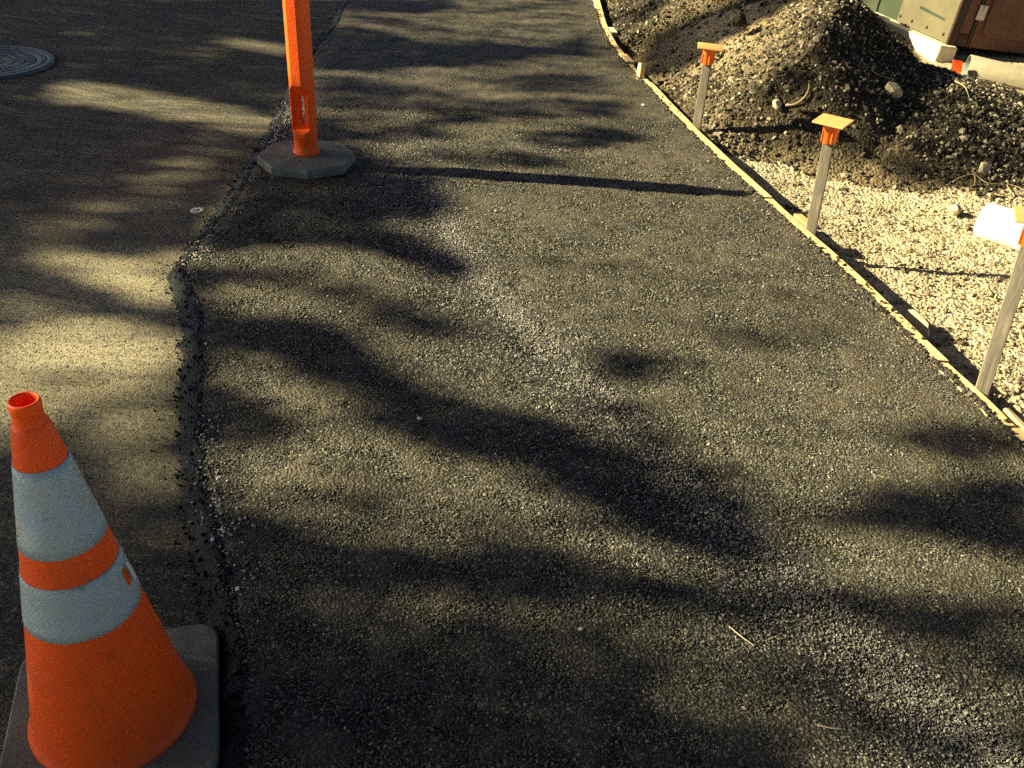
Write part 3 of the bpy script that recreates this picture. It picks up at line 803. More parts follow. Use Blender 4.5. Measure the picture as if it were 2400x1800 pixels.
# ------------------------------------------------------------ form boards edging the path
def form_board(y0, y1, label, twist=0.0, dz=0.0, off=0.0):
    n = max(6, int((y1-y0)/.025))
    yy = np.linspace(y0, y1, n)
    V = []; F = []
    rs = np.random.RandomState(int(y0*100)+7)
    tw = .050
    for i, y in enumerate(yy):
        bx = float(board_x(np.array([y]))[0]) - .018 + off + twist*(y-y0)
        nib = .003*rs.randn() if 0 < i < n-1 else 0
        zt = float(path_z(np.array([bx]), np.array([y]))[0]) + .009 + dz
        for px, pz in ((bx+nib, -.14), (bx+nib, zt-.003), (bx+nib+.003, zt+.001*rs.randn()), (bx+tw-.003, zt), (bx+tw, zt-.003), (bx+tw, -.14)):
            V.append((px, y, pz))
    k = 6
    for i in range(n-1):
        for j in range(k):
            j2 = (j+1) % k
            F.append((i*k+j, i*k+j2, (i+1)*k+j2, (i+1)*k+j))
    F.append(tuple(range(k))); F.append(tuple(reversed([(n-1)*k+j for j in range(k)])))
    o = mesh("form_board", V, F, M_pine)
    tag(o, label, "form board", "form boards along the right edge of the path")
    return o
form_board(.3, 2.27, "short pale pine form board nearest the camera, smeared with asphalt crumbs")
form_board(2.285, 2.62, "stub of pine form board at the foot of the nearest orange-capped stake", .0, -.003, -.006)
form_board(2.63, 3.92, "long clean pine form board with a green smudge, between the nearest and middle stakes")
form_board(3.935, 5.62, "long pine form board beside the farthest capped stake, edge ragged with asphalt", .0, .002, .002)
form_board(5.63, 6.02, "short curved pine board piece at the bend of the path edge", .0, -.002, -.003)
form_board(6.04, 6.22, "tiny rounded block of pine edging at the bend, crumbs at both ends", -.05, .012, .008)
form_board(6.25, 6.95, "pine form board just past the bend, straight and thin")
form_board(6.96, 8.2, "farthest pine form board at the top of the path edge", .0, 0., .004)
# crumbs of asphalt left on and along the boards
n = 5200
yy = 1.6 + 6.0*rng.rand(n)**1.3
lump = np.clip(.35 + 2.2*vnoise(yy*3.1, yy*0+2, 181), .0, 1)
off = np.where(rng.rand(n) < .86, -.003+rng.randn(n)*.005, .040*rng.rand(n)*np.where(rng.rand(n) < lump*.6, 1, 0))
xx = board_x(yy) - .019 + off
s = .0028 + .0055*rng.rand(n)**2
zz = path_z(xx, yy) + .008 + s*.4
o = scatter("board_crumbs", np.stack([xx, yy, zz], -1), s, M_crumb, 'ico', None, 9, .3, .65, 1.)
tag(o, "dark asphalt crumbs sticking to the tops of the pine form boards", "asphalt crumbs", kind="stuff")

# wooden pegs, offcuts and pieces by the boards
def offcut(name, label, cat, loc, dims, rot, mat, bev=.002, jit=.002, group=None):
    o = box(name, -dims[0]/2, dims[0]/2, -dims[1]/2, dims[1]/2, -dims[2]/2, dims[2]/2, mat, None, bev, 1, jit)
    o.location = loc; o.rotation_euler = rot
    return tag(o, label, cat, group)
offcut("wooden_peg", "short pale square wooden peg leaning behind the board at the bend", "wooden peg", (.645, 5.72, .02), (.03, .045, .16), (R(-12), R(8), R(20)), M_pine)
offcut("wooden_block", "small wood block, orange light put into its colour, wedged between board and middle stake", "wood block", (1.148, 3.71, -.012), (.036, .13, .05), (R(2), R(4), R(17)), M_plate)  # plate orange stands in for orange light on the wood
offcut("wooden_strip", "red-brown wooden strip lying behind the middle stake along the board", "wood strip", (1.185, 3.43, -.055), (.022, .32, .06), (0, R(6), R(16)), M_redwood)
offcut("wood_splinter", "pale splinter of wood tucked beside the nearest board", "wood splinter", (1.448, 2.31, -.012), (.022, .15, .03), (R(3), R(10), R(12)), M_pine)
offcut("wood_chip", "small whitish wood chip beside the farthest pine board", "wood chip", (.56, 6.95, -.005), (.04, .11, .03), (R(5), 0, R(12)), M_sill)

# ------------------------------------------------------------ orange capped marker stakes
def marker_stake():
    root = empty("marker_stake")
    p = box("stake_post", -.0205, .0205, -.010, .010, -.26, 1.0, M_oldwood, root, .0015, 1)
    me = p.data
    sl = lathe("cap_sleeve", [(.0215, 0), (.0235, .001), (.0242, .045), (.029, .047), (.0295, .068), (.0305, .072), (.0305, .078)], M_cap, root, 32, True)
    for a in range(4):
        th = a*math.pi/2+.4
        bm = bmesh.new(); box_bm(bm, .0225, .031, -.0016, .0016, .004, .076, .0006)
        mr = bpy.data.meshes.new("cap_rib"); bm.to_mesh(mr); bm.free()
        rb = link("cap_rib", mr, M_cap, sl); rb.rotation_euler = (0, 0, th)
    pl = box("cap_plate", -.059, .059, -.059, .059, .0, .0075, M_plate, root, .002, 2)
    return root
def dup(root):
    r = root.copy(); COL.objects.link(r)
    for ch in root.children:
        c = ch.copy(); COL.objects.link(c); c.parent = r
        for g2 in ch.children:
            e = g2.copy(); COL.objects.link(e); e.parent = c
    return r
stake0 = marker_stake()
def place_stake(o, x, y, h, label, rz, lean=(0, 0), yaw=0):
    o.location = (x, y, 0); o.rotation_euler = (lean[0], lean[1], rz)
    for c in o.children:
        nm = c.name.split(".")[0]
        if nm == "stake_post":
            c.scale = (1, 1, 1); c.location = (0, 0, h-.03-1.0)
        elif nm == "cap_sleeve":
            c.location = (0, 0, h-.078)
        else:
            c.location = (0, 0, h+.0005); c.rotation_euler = (0, R(1.5), yaw-rz)
    tag(o, label, "marker stake", "orange-capped wooden stakes along the form boards")
s2 = dup(stake0); s3 = dup(stake0)
place_stake(stake0, .862, 4.87, .40, "farthest orange-capped wooden stake, in front of the heap's slope", R(-20), (R(0), R(1)), R(-8))
place_stake(s2, 1.148, 3.61, .445, "middle orange-capped wooden stake, the one casting its cap against the gravel heap", R(-24), (R(1), R(-1)), R(-34))
place_stake(s3, 1.400, 2.48, .545, "nearest orange-capped wooden stake, cut off by the right side of the photo", R(-28), (0, R(-1.5)), R(-20))
for o in (stake0, s2, s3):
    for c in o.children:
        if c.name.startswith("stake_post"):
            # each post is trimmed to stand .22 m in the ground
            h = c.location.z + 1.0
            me = c.data.copy(); c.data = me
            lo = -.22 - c.location.z
            for v in me.vertices:
                if v.co.z < 0: v.co.z = lo + (v.co.z+.26)

# ------------------------------------------------------------ traffic cone
K = 1.026
cone = empty("traffic_cone", (-.708, 1.188, ROAD0+.002), (R(.6), R(-.9), R(15.8)))
cone.scale = (K, K, K)
tag(cone, "orange traffic cone with two silvery reflective bands standing on the old road", "traffic cone")
def cr(z): return .1445 - .1745*z
def slab(name, w, h, rad, mat, parent, z0=0., bev=.006):
    bm = bmesh.new(); pts = []
    for cx, cy, a0 in ((1, 1, 0), (-1, 1, 90), (-1, -1, 180), (1, -1, 270)):
        for k in range(9):
            a = R(a0 + 90*k/8)
            pts.append((cx*(w/2-rad)+rad*math.cos(a), cy*(w/2-rad)+rad*math.sin(a)))
    rings = [(1., z0), (1., z0+h-bev), (1-bev*.5/w, z0+h-bev*.35), (1-bev*1.6/w, z0+h)]
    vs = [[bm.verts.new((x*s, y*s, z)) for x, y in pts] for s, z in rings]
    n = len(pts)
    for i in range(len(rings)-1):
        for k in range(n): bm.faces.new((vs[i][k], vs[i][(k+1) % n], vs[i+1][(k+1) % n], vs[i+1][k]))
    bm.faces.new(vs[-1]); bm.faces.new(list(reversed(vs[0])))
    me = bpy.data.meshes.new(name); bm.to_mesh(me); bm.free()
    return link(name, me, mat, parent)
slab("cone_base", .365, .030, .045, M_rubber, cone)
prof = [(.1435, .0295), (.1445, .033), (.1432, .038), (.1385, .043)]
prof += [(cr(z), z) for z in np.linspace(.055, .655, 26)]
prof += [(.0275, .668), (.0262, .672), (.0235, .674), (.0222, .678), (.0215, .690), (.0222, .696), (.0228, .702), (.0226, .709), (.0212, .7125), (.0185, .7122), (.0175, .707), (.0175, .66), (.024, .55), (.06, .3)]
body = lathe("cone_body", prof, M_orange, cone, 96)
def collar(z0, z1):
    n = 96; m_ = 8; V = []; F = []
    zz = [z0, z0] + list(np.linspace(z0, z1, m_)) + [z1, z1]
    ex = [-.001, .0012] + [.0014]*m_ + [.0012, -.001]
    for z, e in zip(zz, ex):
        for k in range(n):
            a = 2*math.pi*k/n; r = cr(z)+e
            V.append((r*math.cos(a), r*math.sin(a), z))
    rows = len(zz)
    for i in range(rows-1):
        for k in range(n): F.append((i*n+k, i*n+(k+1) % n, (i+1)*n+(k+1) % n, (i+1)*n+k))
    o = mesh("reflective_band", V, F, M_collar, cone, True)
    uvl = o.data.uv_layers.new(name="UVMap")
    rm = cr((z0+z1)/2)
    for pf in o.data.polygons:
        for li in pf.loop_indices:
            co = o.data.vertices[o.data.loops[li].vertex_index].co
            th = math.atan2(co.y, co.x)
            u = th*rm/.0105; v = co.z/.0105*.8
            uvl.data[li].uv = (u+v, v-u)
    return o
c1 = collar(.458, .608); c1["label"] = "tall upper reflective band"
c2 = collar(.306, .406); c2["label"] = "lower reflective band with a torn spot"
# torn spot: bare orange with a peeled white flap
def patch(name, a0, a1, z0, z1, lift, mat, parent, seed):
    rs = np.random.RandomState(seed); n = 14; V = []; F = []
    ac, zc = (a0+a1)/2, (z0+z1)/2
    V.append((ac, zc))
    for k in range(n):
        t = 2*math.pi*k/n; q = .75+.4*rs.rand()
        V.append((ac+(a1-a0)/2*math.cos(t)*q, zc+(z1-z0)/2*math.sin(t)*q))
    P = []
    for i, (a, z) in enumerate(V):
        r = cr(z)+.0016+lift*(1 if i else 1.6)*(.4+.6*rs.rand())
        P.append((r*math.cos(a), r*math.sin(a), z))
    F = [(0, 1+k, 1+(k+1) % n) for k in range(n)]
    return mesh(name, P, F, mat, parent)
ta0 = R(2-15.8)
patch("torn_hole", ta0-.09, ta0+.11, .345, .382, .0004, M_orange, c2, 4)
fl = patch("peeled_flap", ta0+.08, ta0+.21, .342, .392, .007, M_white, c2, 6)

# ------------------------------------------------------------ tubular channelizer post
PB = np.array([-.945, 4.086])
pz = float(path_z(PB[:1], PB[1:])[0])
post = empty("channelizer_post", (PB[0], PB[1], pz+.002))
tag(post, "tall orange tubular channelizer post with a handle slot on an octagonal rubber foot", "traffic post")
def octo(name, rad, h, mat, parent, rot):
    bm = bmesh.new(); n = 8; vs = []
    rs = random.Random(3)
    jr = [1+rs.uniform(-.02, .02) for _ in range(n)]
    for s, z in ((1., 0), (1.0, h*.7), (.975, h), (.35, h+.007)):
        vs.append([bm.verts.new((rad*s*jr[k]*math.cos(rot+2*math.pi*k/n), rad*s*jr[k]*math.sin(rot+2*math.pi*k/n), z)) for k in range(n)])
    for i in range(3):
        for k in range(n): bm.faces.new((vs[i][k], vs[i][(k+1) % n], vs[i+1][(k+1) % n], vs[i+1][k]))
    bm.faces.new(vs[-1]); bm.faces.new(list(reversed(vs[0])))
    me = bpy.data.meshes.new(name); bm.to_mesh(me); bm.free()
    return link(name, me, mat, parent)
octo("rubber_foot", .212, .038, M_rubber, post, R(12))
def tube_body():
    nA = R(-101.); nx, ny = math.cos(nA), math.sin(nA); tx, ty = -ny, nx
    zs = list(np.arange(.05, .12, .01)) + list(np.arange(.12, .36, .004)) + list(np.arange(.36, 1.02, .03))
    nt = 120; V = []; S = []
    for z in zs:
        r0 = .0495
        if z < .075: r0 = .0545 - .004*max(0, (z-.056)/.019)
        if z > .90: r0 = .0485 - .02*min(1, (z-.90)/.06)
        for k in range(nt):
            a = 2*math.pi*k/nt
            x, y = r0*math.cos(a), r0*math.sin(a)
            q = x*nx+y*ny; s = x*tx+y*ty
            if z > .13 and z < .92:
                lim = .0455
                if .142 < z < .345:
                    e = min((z-.142)/.03, (.345-z)/.05, 1.)
                    lim2 = .0455 - .0295*e
                    if abs(s) < .037: lim = lim2
                if q > lim: x, y = x-(q-lim)*nx, y-(q-lim)*ny
                if q < -lim: x, y = x+(-q-lim)*nx, y+(-q-lim)*ny
            # oval section, deeper than it is wide
            q2 = x*nx+y*ny; dk = .30*min(1, max(0, (z-.10)/.05))
            x, y = x+q2*dk*nx, y+q2*dk*ny
            V.append((x, y, z)); S.append(s)
    F = []
    for i in range(len(zs)-1):
        zc = (zs[i]+zs[i+1])/2
        for k in range(nt):
            k2 = (k+1) % nt
            sc = (S[i*nt+k]+S[i*nt+k2])/2
            zz0, zz1 = .192, .290
            dz = max(zz0-zc, zc-zz1, 0)
            if math.hypot(sc, dz) < .0145: continue
            F.append((i*nt+k, i*nt+k2, (i+1)*nt+k2, (i+1)*nt+k))
    top = [(len(zs)-1)*nt+k for k in range(nt)]
    F.append(tuple(top))
    o = mesh("tube", V, F, M_tube, post, False)
    # walls of the slot
    W = []; G = []; prof = []
    for k in range(17):
        a = math.pi*k/16
        prof.append((.0148*math.cos(a), .290+.0148*math.sin(a)))
    for k in range(17):
        a = math.pi+math.pi*k/16
        prof.append((.0148*math.cos(a), .192+.0148*math.sin(a)))
    m_ = len(prof)
    for side in (.0212, -.0212):
        for s, z in prof: W.append((side*nx+s*tx, side*ny+s*ty, z))
    for k in range(m_): G.append((k, (k+1) % m_, m_+(k+1) % m_, m_+k))
    mesh("slot_wall", W, G, M_tube, o, True)
    return o
tb = tube_body()
for pf in tb.data.polygons: pf.use_smooth = True
try:
    tb.data.set_sharp_from_angle(angle=R(22))
except Exception: pass
lathe("foot_ring", [(.0545, .045), (.0572, .047), (.0578, .053), (.0552, .058), (.0535, .06)], M_tube, post, 64)
# carrying loop on top
tube("carry_loop", [(.028*math.cos(a), 0, 1.01+.045*math.sin(a)) for a in np.linspace(-.15, math.pi+.15, 14)], .009, M_tube, post, 10)

# ------------------------------------------------------------ manhole cover
man = empty("manhole_cover", (MAN[0], MAN[1], ROAD0))
tag(man, "round cast iron manhole cover with radiating brick-like ribs set in the old road", "manhole cover")
lathe("rim_ring", [(.352, -.03), (.352, .006), (.348, .010), (.316, .010), (.313, .006), (.313, -.01)], M_iron, man, 96)
cov = lathe("cover_plate", [(.309, -.008), (.309, .004), (.306, .008), (.264, .008), (.2615, .0015), (.001, .0015)], M_iron, man, 96)
# raised pads in rings of the cover: one mesh kind per ring, each pad an own piece
for ring, (ra, rb_, n) in enumerate(((.205, .256, 44), (.150, .198, 34), (.098, .143, 24), (.050, .091, 14))):
    V = []; hw = math.pi/n*.72
    for z, gsh in ((0.0015, 0), (.0082, .003)):
        for r, a in ((ra+gsh, -hw), (rb_-gsh, -hw), (rb_-gsh, hw), (ra+gsh, hw)):
            a = a*(1-gsh*12)
            V.append((r*math.cos(a), r*math.sin(a), z))
    ob = mesh("cover_rib", V, [(4,5,6,7),(0,1,5,4),(1,2,6,5),(2,3,7,6),(3,0,4,7)], M_iron, cov)
    for k in range(n):
        c = ob if k == 0 else ob.copy()
        if k: COL.objects.link(c); c.parent = cov
        c.rotation_euler = (0, 0, 2*math.pi*(k+.5*(ring % 2))/n)

# ------------------------------------------------------------ survey disc on the road
dz_ = float(road_z(np.array([-1.285]), np.array([3.584]))[0])
disc = empty("survey_disc", (-1.285, 3.60, dz_)); tag(disc, "small whitish survey washer nailed to the old road beside the path edge", "survey marker")
lathe("washer", [(.0275, .0), (.0275, .003), (.025, .0045), (.012, .0045), (.010, .0035)], M_white, disc, 32)
lathe("nail_head", [(.0085, .0), (.0085, .0065), (.006, .008), (.0005, .0082)], M_steel, disc, 16)

# ------------------------------------------------------------ pipes
def pipe(name, label, A, B, rad, wall=.006, inside=None, group=None, skin=None):
    A, B = Vector(A), Vector(B); L = (B-A).length
    root = empty(name, A); root.rotation_euler = (B-A).to_track_quat('X', 'Z').to_euler()
    tag(root, label, "pipe", group)
    n = 64; V = []; F = []
    prof = [(rad-wall, .0), (rad-.001, 0.), (rad, .001), (rad, L-.001), (rad-.001, L), (rad-wall, L)]
    for r, x in prof:
        for k in range(n):
            a = 2*math.pi*k/n; V.append((x, r*math.cos(a), r*math.sin(a)))
    for i in range(len(prof)-1):
        for k in range(n): F.append((i*n+k, (i+1)*n+k, (i+1)*n+(k+1) % n, i*n+(k+1) % n))
    mesh("pipe_shell", V, F, skin, root, True)
    V = []; F = []
    for x in (0., .06, L-.06, L):
        for k in range(n):
            a = 2*math.pi*k/n; V.append((x+(.0002 if x == 0 else -.0002 if x == L else 0), (rad-wall)*math.cos(a), (rad-wall)*math.sin(a)))
    for i in range(3):
        for k in range(n): F.append((i*n+k, i*n+(k+1) % n, (i+1)*n+(k+1) % n, (i+1)*n+k))
    mesh("pipe_bore", V, F, inside or M_pvc_in, root, True)
    return root
pipe("plastic_pipe", "white plastic pipe lying on sunlit dirt behind the nearest stake, mud flecked", (1.985, 3.96, -.045), (2.50, 3.36, -.035), .078, skin=M_pvc, group="white plastic pipes on the dirt")
pipe("plastic_pipe", "dusty cream pipe with open end lying below the brown cabin door", (2.80, 6.44, .0), (3.9, 6.16, -.14), .084, skin=M_pvc_old, group="white plastic pipes on the dirt")
# scrap of orange plastic at the foot of the heap
sc = empty("plastic_scrap", (2.70, 6.36, .0)); tag(sc, "small bright orange plastic scrap beside the open end of the far pipe", "plastic scrap")
M_flag = orange_material("orange_scrap_plastic", (.85,.1,.01), .5)
mesh("torn_sheet", [(-.03,0,.065),(.03,-.01,.06),(.035,-.02,.0),(.015,-.025,-.05),(0,-.02,-.09),(-.02,-.012,-.05),(-.025,0,.0),(-.03,.004,.065),(.03,-.006,.06),(.035,-.016,.0),(.015,-.021,-.05),(0,-.016,-.09),(-.02,-.008,-.05),(-.025,.004,.0)],
     [(0,1,2,6),(6,2,3,5),(5,3,4),(7,13,9,8),(13,12,10,9),(12,11,10),(0,7,8,1),(1,8,9,2),(2,9,10,3),(3,10,11,4),(4,11,12,5),(5,12,13,6),(6,13,7,0)], M_flag, sc)

# ------------------------------------------------------------ cabin
CAB = Matrix.Translation((2.90, 7.08, .0)) @ Matrix.Rotation(R(13), 4, 'Z') @ Matrix.Rotation(R(6), 4, 'Y')
cab = empty("cabin"); cab.matrix_world = CAB
tag(cab, "leaning cabin with pale green side panels and a brown hinged door behind the heap", "cabin")
box("cabin_core", .06, 1.6, .06, 2.6, .02, 2.0, M_void, cab)
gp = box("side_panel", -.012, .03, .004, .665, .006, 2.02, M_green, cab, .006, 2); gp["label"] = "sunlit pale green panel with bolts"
mesh("panel_slot", [(-.0135,.10,.135),(-.0135,.43,.150),(-.0135,.43,.172),(-.0135,.10,.150),(-.010,.10,.135),(-.010,.43,.150),(-.010,.43,.172),(-.010,.10,.150)], [(3,2,1,0),(0,1,5,4),(1,2,6,5),(2,3,7,6),(3,0,4,7)], M_dgreen, cab)
for yb in (.06, .27, .47, .63):
    b = lathe("bolt", [(.011, 0), (.011, .006), (.007, .009), (.0005, .0095)], M_dbrown, gp, 12); b.location = (-.012, yb, .055); b.rotation_euler = (0, R(-90), 0)
rp = box("side_panel", .05, .10, .675, 2.55, -.02, 2.0, M_dgreen, cab, .012, 2); rp["label"] = "green panel set back behind the heap, shade put into its colour"
for yy_ in (1.05, 1.6): box("panel_rib", .035, .0495, yy_, yy_+.03, .0, 1.98, M_dgreen, rp, .004)
sill = box("sill_beam", -.085, .055, -.055, 2.3, -.14, .0, M_sill, cab, .012, 2, .002)
box("corner_trim", -.010, .055, -.012, .0035, .0, 2.02, M_dbrown, cab, .003)
for k, (a, b, mt) in enumerate(((.0565, .135, M_brown), (.1395, .160, M_dbrown))):
    box("front_trim", a, b, -.010 if k == 0 else -.016, .0035, .085 if k == 0 else .0, 2.02, mt, cab, .003)
box("corner_block", .0565, .1375, -.014, .0035, .0, .083, M_dbrown, cab, .004)
door = box("door", .165, .95, -.014, .02, .0, 2.0, M_brown, cab, .004)
def rounded_panel(x0, x1, z0, z1, rad, y0, y1):
    pts = []
    for cx, cz, a0 in ((x1-rad, z1-rad, 0), (x0+rad, z1-rad, 90), (x0+rad, z0+rad, 180), (x1-rad, z0+rad, 270)):
        for k in range(7):
            a = R(a0+90*k/6); pts.append((cx+rad*math.cos(a), cz+rad*math.sin(a)))
    n = len(pts)
    V = [(x, y0, z) for x, z in pts] + [(x0+(x-x0)*.985+.006, y1, z0+(z-z0)*.99+.008) for x, z in pts]
    F = [tuple(n+k for k in reversed(range(n)))] + [(k, (k+1) % n, n+(k+1) % n, n+k) for k in range(n)]
    bm = bmesh.new(); vs = [bm.verts.new(v) for v in V]
    for f in F: bm.faces.new([vs[i] for i in f])
    bmesh.ops.recalc_face_normals(bm, faces=bm.faces)
    me = bpy.data.meshes.new("door_panel"); bm.to_mesh(me); bm.free()
    return me
link("door_panel", rounded_panel(.215, .90, .075, 1.92, .06, -.0135, -.026), M_brown, door)
hg = empty("hinge", (.165, -.019, .235)); hg.parent = cab
lf = box("hinge_leaf", -.032, -.004, -.004, .003, -.048, .048, M_steel, hg, .001)
lf2 = box("hinge_leaf", .004, .032, -.004, .003, -.048, .048, M_steel, hg, .001)
pn = lathe("hinge_pin", [(.0005, -.05), (.005, -.05), (.005, .05), (.0005, .05)], M_steel, hg, 12); pn.location = (0, -.003, 0)
cable = tube("cable", [(.175, -.02, .33), (.19, -.03, .45), (.23, -.035, .6), (.27, -.035, .8), (.27, -.03, 1.2)], .005, M_dbrown, cab, 8)
box("roof", -.12, 1.72, -.12, 2.72, 2.025, 2.09, M_dgreen, cab, .01)
for yb in (.3, 2.2): box("skid", .5, 1.5, yb, yb+.14, -.30, .015, M_sill, cab, .01)

# ------------------------------------------------------------ loose bits
def rock(name, label, loc, dims, rot, mat, seed, sub=2):
    V, T = ico_base(sub); rs = np.random.RandomState(seed)
    V = V*(1+.35*(rs.rand(len(V), 1)-.5))*np.array(dims)
    o = tri_mesh(name, V, T, mat); o.location = loc; o.rotation_euler = rot
    return tag(o, label, "rock")
rock("rock", "long cream rock lying against the right side of the form board", (1.413, 3.055, -.085), (.026, .085, .03), (R(4), R(8), R(14)), M_cream, 41)
rock("rock", "flat pale stone on edge at the right foot of the heap", (2.232, 4.60, -.045), (.042, .014, .045), (R(-20), R(25), R(10)), M_cream, 42)
rock("rock", "pale crusted lump half way up the dark right flank of the heap", (1.905, 5.17, .165), (.065, .045, .035), (R(10), R(20), R(30)), M_cream, 43)
rock("rock", "buff broken stone on the front slope of the heap behind the middle cap", (1.262, 4.94, .125), (.035, .02, .03), (R(-30), R(20), R(50)), M_cream, 44)
rock("rock", "pale wedge of stone on the sunlit dirt left of the near pipe", (1.955, 4.19, -.095), (.045, .03, .025), (R(10), R(25), R(70)), M_cream, 45)
rock("rock", "brown clod on the upper sunlit soil of the heap", (1.16, 5.75, .36), (.055, .045, .04), (R(20), R(10), R(30)), M_pile, 46)
for i, (x, y, s_, lb) in enumerate(((-.245, 2.172, .009, "white pebble in the middle of the big diagonal shadow on the path"), (-.656, 1.649, .007, "white pebble near the path edge above the cone base"), (.62, 5.2, .010, "white pebble on the path short of the farthest stake"), (.17, 1.44, .006, "white pebble at the rim of the dark foreground shadow"))):
    z_ = float(path_z(np.array([x]), np.array([y]))[0])
    o = rock("pebble", lb, (x, y, z_+s_*.6), (s_, s_*.75, s_*.6), (0, 0, i*1.3), M_white, 50+i, 1); o["category"] = "pebble"
def strand(name, label, cat, pts, rad, mat, lift=.006):
    P = []
    for x, y in pts:
        z = float(on_land(x, y)[0]) if x > float(board_x(np.array([y]))[0]) else float(path_z(np.array([x]), np.array([y]))[0])
        P.append((x, y, z+lift+rad))
    # smooth through the points
    Q = []
    for i in range(len(P)-1):
        p0, p1, p2, p3 = [np.array(P[max(0, min(len(P)-1, i+j))]) for j in (-1, 0, 1, 2)]
        for t in np.linspace(0, 1, 6, endpoint=False):
            Q.append(.5*((2*p1)+(-p0+p2)*t+(2*p0-5*p1+4*p2-p3)*t*t+(-p0+3*p1-3*p2+p3)*t**3))
    Q.append(np.array(P[-1]))
    n = len(Q)
    o = tube(name, Q, [rad*(1-.55*i/(n-1)) for i in range(n)], mat, None, 6)
    return tag(o, label, cat)
strand("root", "pale curved root on the front slope of the heap", "root", [(1.30, 4.93), (1.345, 4.925), (1.385, 4.94), (1.41, 4.97), (1.415, 5.0)], .005, M_root, .012)
strand("twig", "thin straight pale twig on the upper right of the heap", "twig", [(1.80, 5.27), (1.87, 5.29), (1.95, 5.33)], .003, M_twig, .012)
strand("twig", "thin dry twig hanging down the dark right flank of the heap", "twig", [(2.36, 5.52), (2.38, 5.42), (2.37, 5.30)], .003, M_twig, .012)
strand("root", "tangled pale root curling at the right foot of the heap", "root", [(2.05, 4.50), (2.10, 4.54), (2.16, 4.55), (2.14, 4.47), (2.09, 4.44)], .004, M_root, .012)
strand("root", "looping pale root beside the tangled one, nearer the right side", "root", [(2.20, 4.37), (2.24, 4.36), (2.29, 4.40), (2.30, 4.48), (2.35, 4.46), (2.40, 4.38)], .004, M_root, .012)
strand("root", "fine root in front of the flat pale stone", "root", [(2.16, 4.58), (2.20, 4.50), (2.26, 4.49)], .003, M_root, .010)
strand("twig", "whitish stick end lying on the dirt right of the form board", "twig", [(1.47, 3.36), (1.51, 3.345), (1.56, 3.34)], .006, M_twig, .004)
strand("twig", "short straw-coloured twig on the path, aimed down to the right", "twig", [(.485, 1.475), (.505, 1.45), (.53, 1.425)], .0016, M_twig, .004)
strand("twig", "tiny straw lying across the path near the bottom right", "twig", [(.615, 1.232), (.637, 1.228), (.662, 1.228)], .0016, M_twig, .004)
strand("twig", "dark bit of twig on the path above the foreground shadow", "twig", [(.30, 1.60), (.325, 1.605), (.345, 1.597)], .004, M_bark, .003)
strand("twig", "small dark twig on the sunlit left lane of the path", "twig", [(-.52, 1.955), (-.50, 1.945), (-.485, 1.95)], .003, M_bark, .003)

# ------------------------------------------------------------ trees on the far side of the road
GU, GV, cell_u, cell_v, GU0, GV0 = 480, 460, .02, .01, .4, -2.3
iu, iv = np.mgrid[0:GU, 0:GV]
bough_u = GU0+(iu+.5)*cell_u; bough_v = GV0+(iv+.5)*cell_v
crown = np.clip(.62+1.6*fbm(iu*.045, iv*.04, 7), 0, 1)
crown[(bough_v > .6) & (bough_u > 1.9)] = 0
def inside(pts):
    hit = np.zeros(bough_u.shape, bool); n_ = len(pts)
    for i in range(n_):
        (x1_, y1_), (x2_, y2_) = pts[i], pts[(i+1) % n_]
        if y1_ == y2_: continue
        hit ^= ((y1_ > bough_v) != (y2_ > bough_v)) & (bough_u < (x2_-x1_)*(bough_v-y1_)/(y2_-y1_)+x1_)
    return hit
def soften(a):
    a = np.pad(a, 1, mode='edge')
    a = a[:-2]*.25+a[1:-1]*.5+a[2:]*.25
    return a[:, :-2]*.25+a[:, 1:-1]*.5+a[:, 2:]*.25
for val, pts in SHADE_OUTLINES:
    w_ = inside(pts).astype(float)
    if val >= .7 or val <= .2:            # widens shade and gap outlines against penumbra shrinkage
        for _ in range(1 if len(pts) > 3 else 0):
            w_ = np.maximum.reduce([w_, np.roll(w_, 1, 0), np.roll(w_, -1, 0)])
        for _ in range(2):
            w_ = np.maximum.reduce([w_, np.roll(w_, 1, 1), np.roll(w_, -1, 1)])
    w_ = soften(w_)
    crown = crown*(1-w_)+val*w_
ua = np.array([-math.sin(AZ), math.cos(AZ), 0])
va = np.array([math.sin(EL)*math.cos(AZ), math.sin(EL)*math.sin(AZ), math.cos(EL)])
LEN, WID = .085, .056
area = LEN*WID/2
lai = -np.log(1-.99*np.clip(crown, 0, 1))
lam = lai*cell_u*cell_v/(area*.55)
cnt = rng.poisson(lam)
cu = np.repeat(iu.ravel(), cnt.ravel()); cv = np.repeat(iv.ravel(), cnt.ravel())
n = len(cu)
u = GU0 + (cu+rng.rand(n))*cell_u; v = GV0 + (cv+rng.rand(n))*cell_v
tg = v*math.cos(EL)/math.sin(EL)
D = 10.6 + 3.0*fbm(u*.7, v*1.2, 191, 3) + .35*rng.randn(n)
LP = u[:, None]*ua + v[:, None]*va + (tg-D)[:, None]*SUN_DIR
trees = [(-11.2, 1.6), (-10.4, 4.6), (-11.4, 7.9)]
names = ["broadleaf tree opposite the traffic cone, across the road", "broadleaf tree in the middle of the roadside row", "broadleaf tree farthest along the roadside row"]
near = np.argmin(np.stack([np.abs(LP[:, 1]-t[1]) for t in trees]), 0)
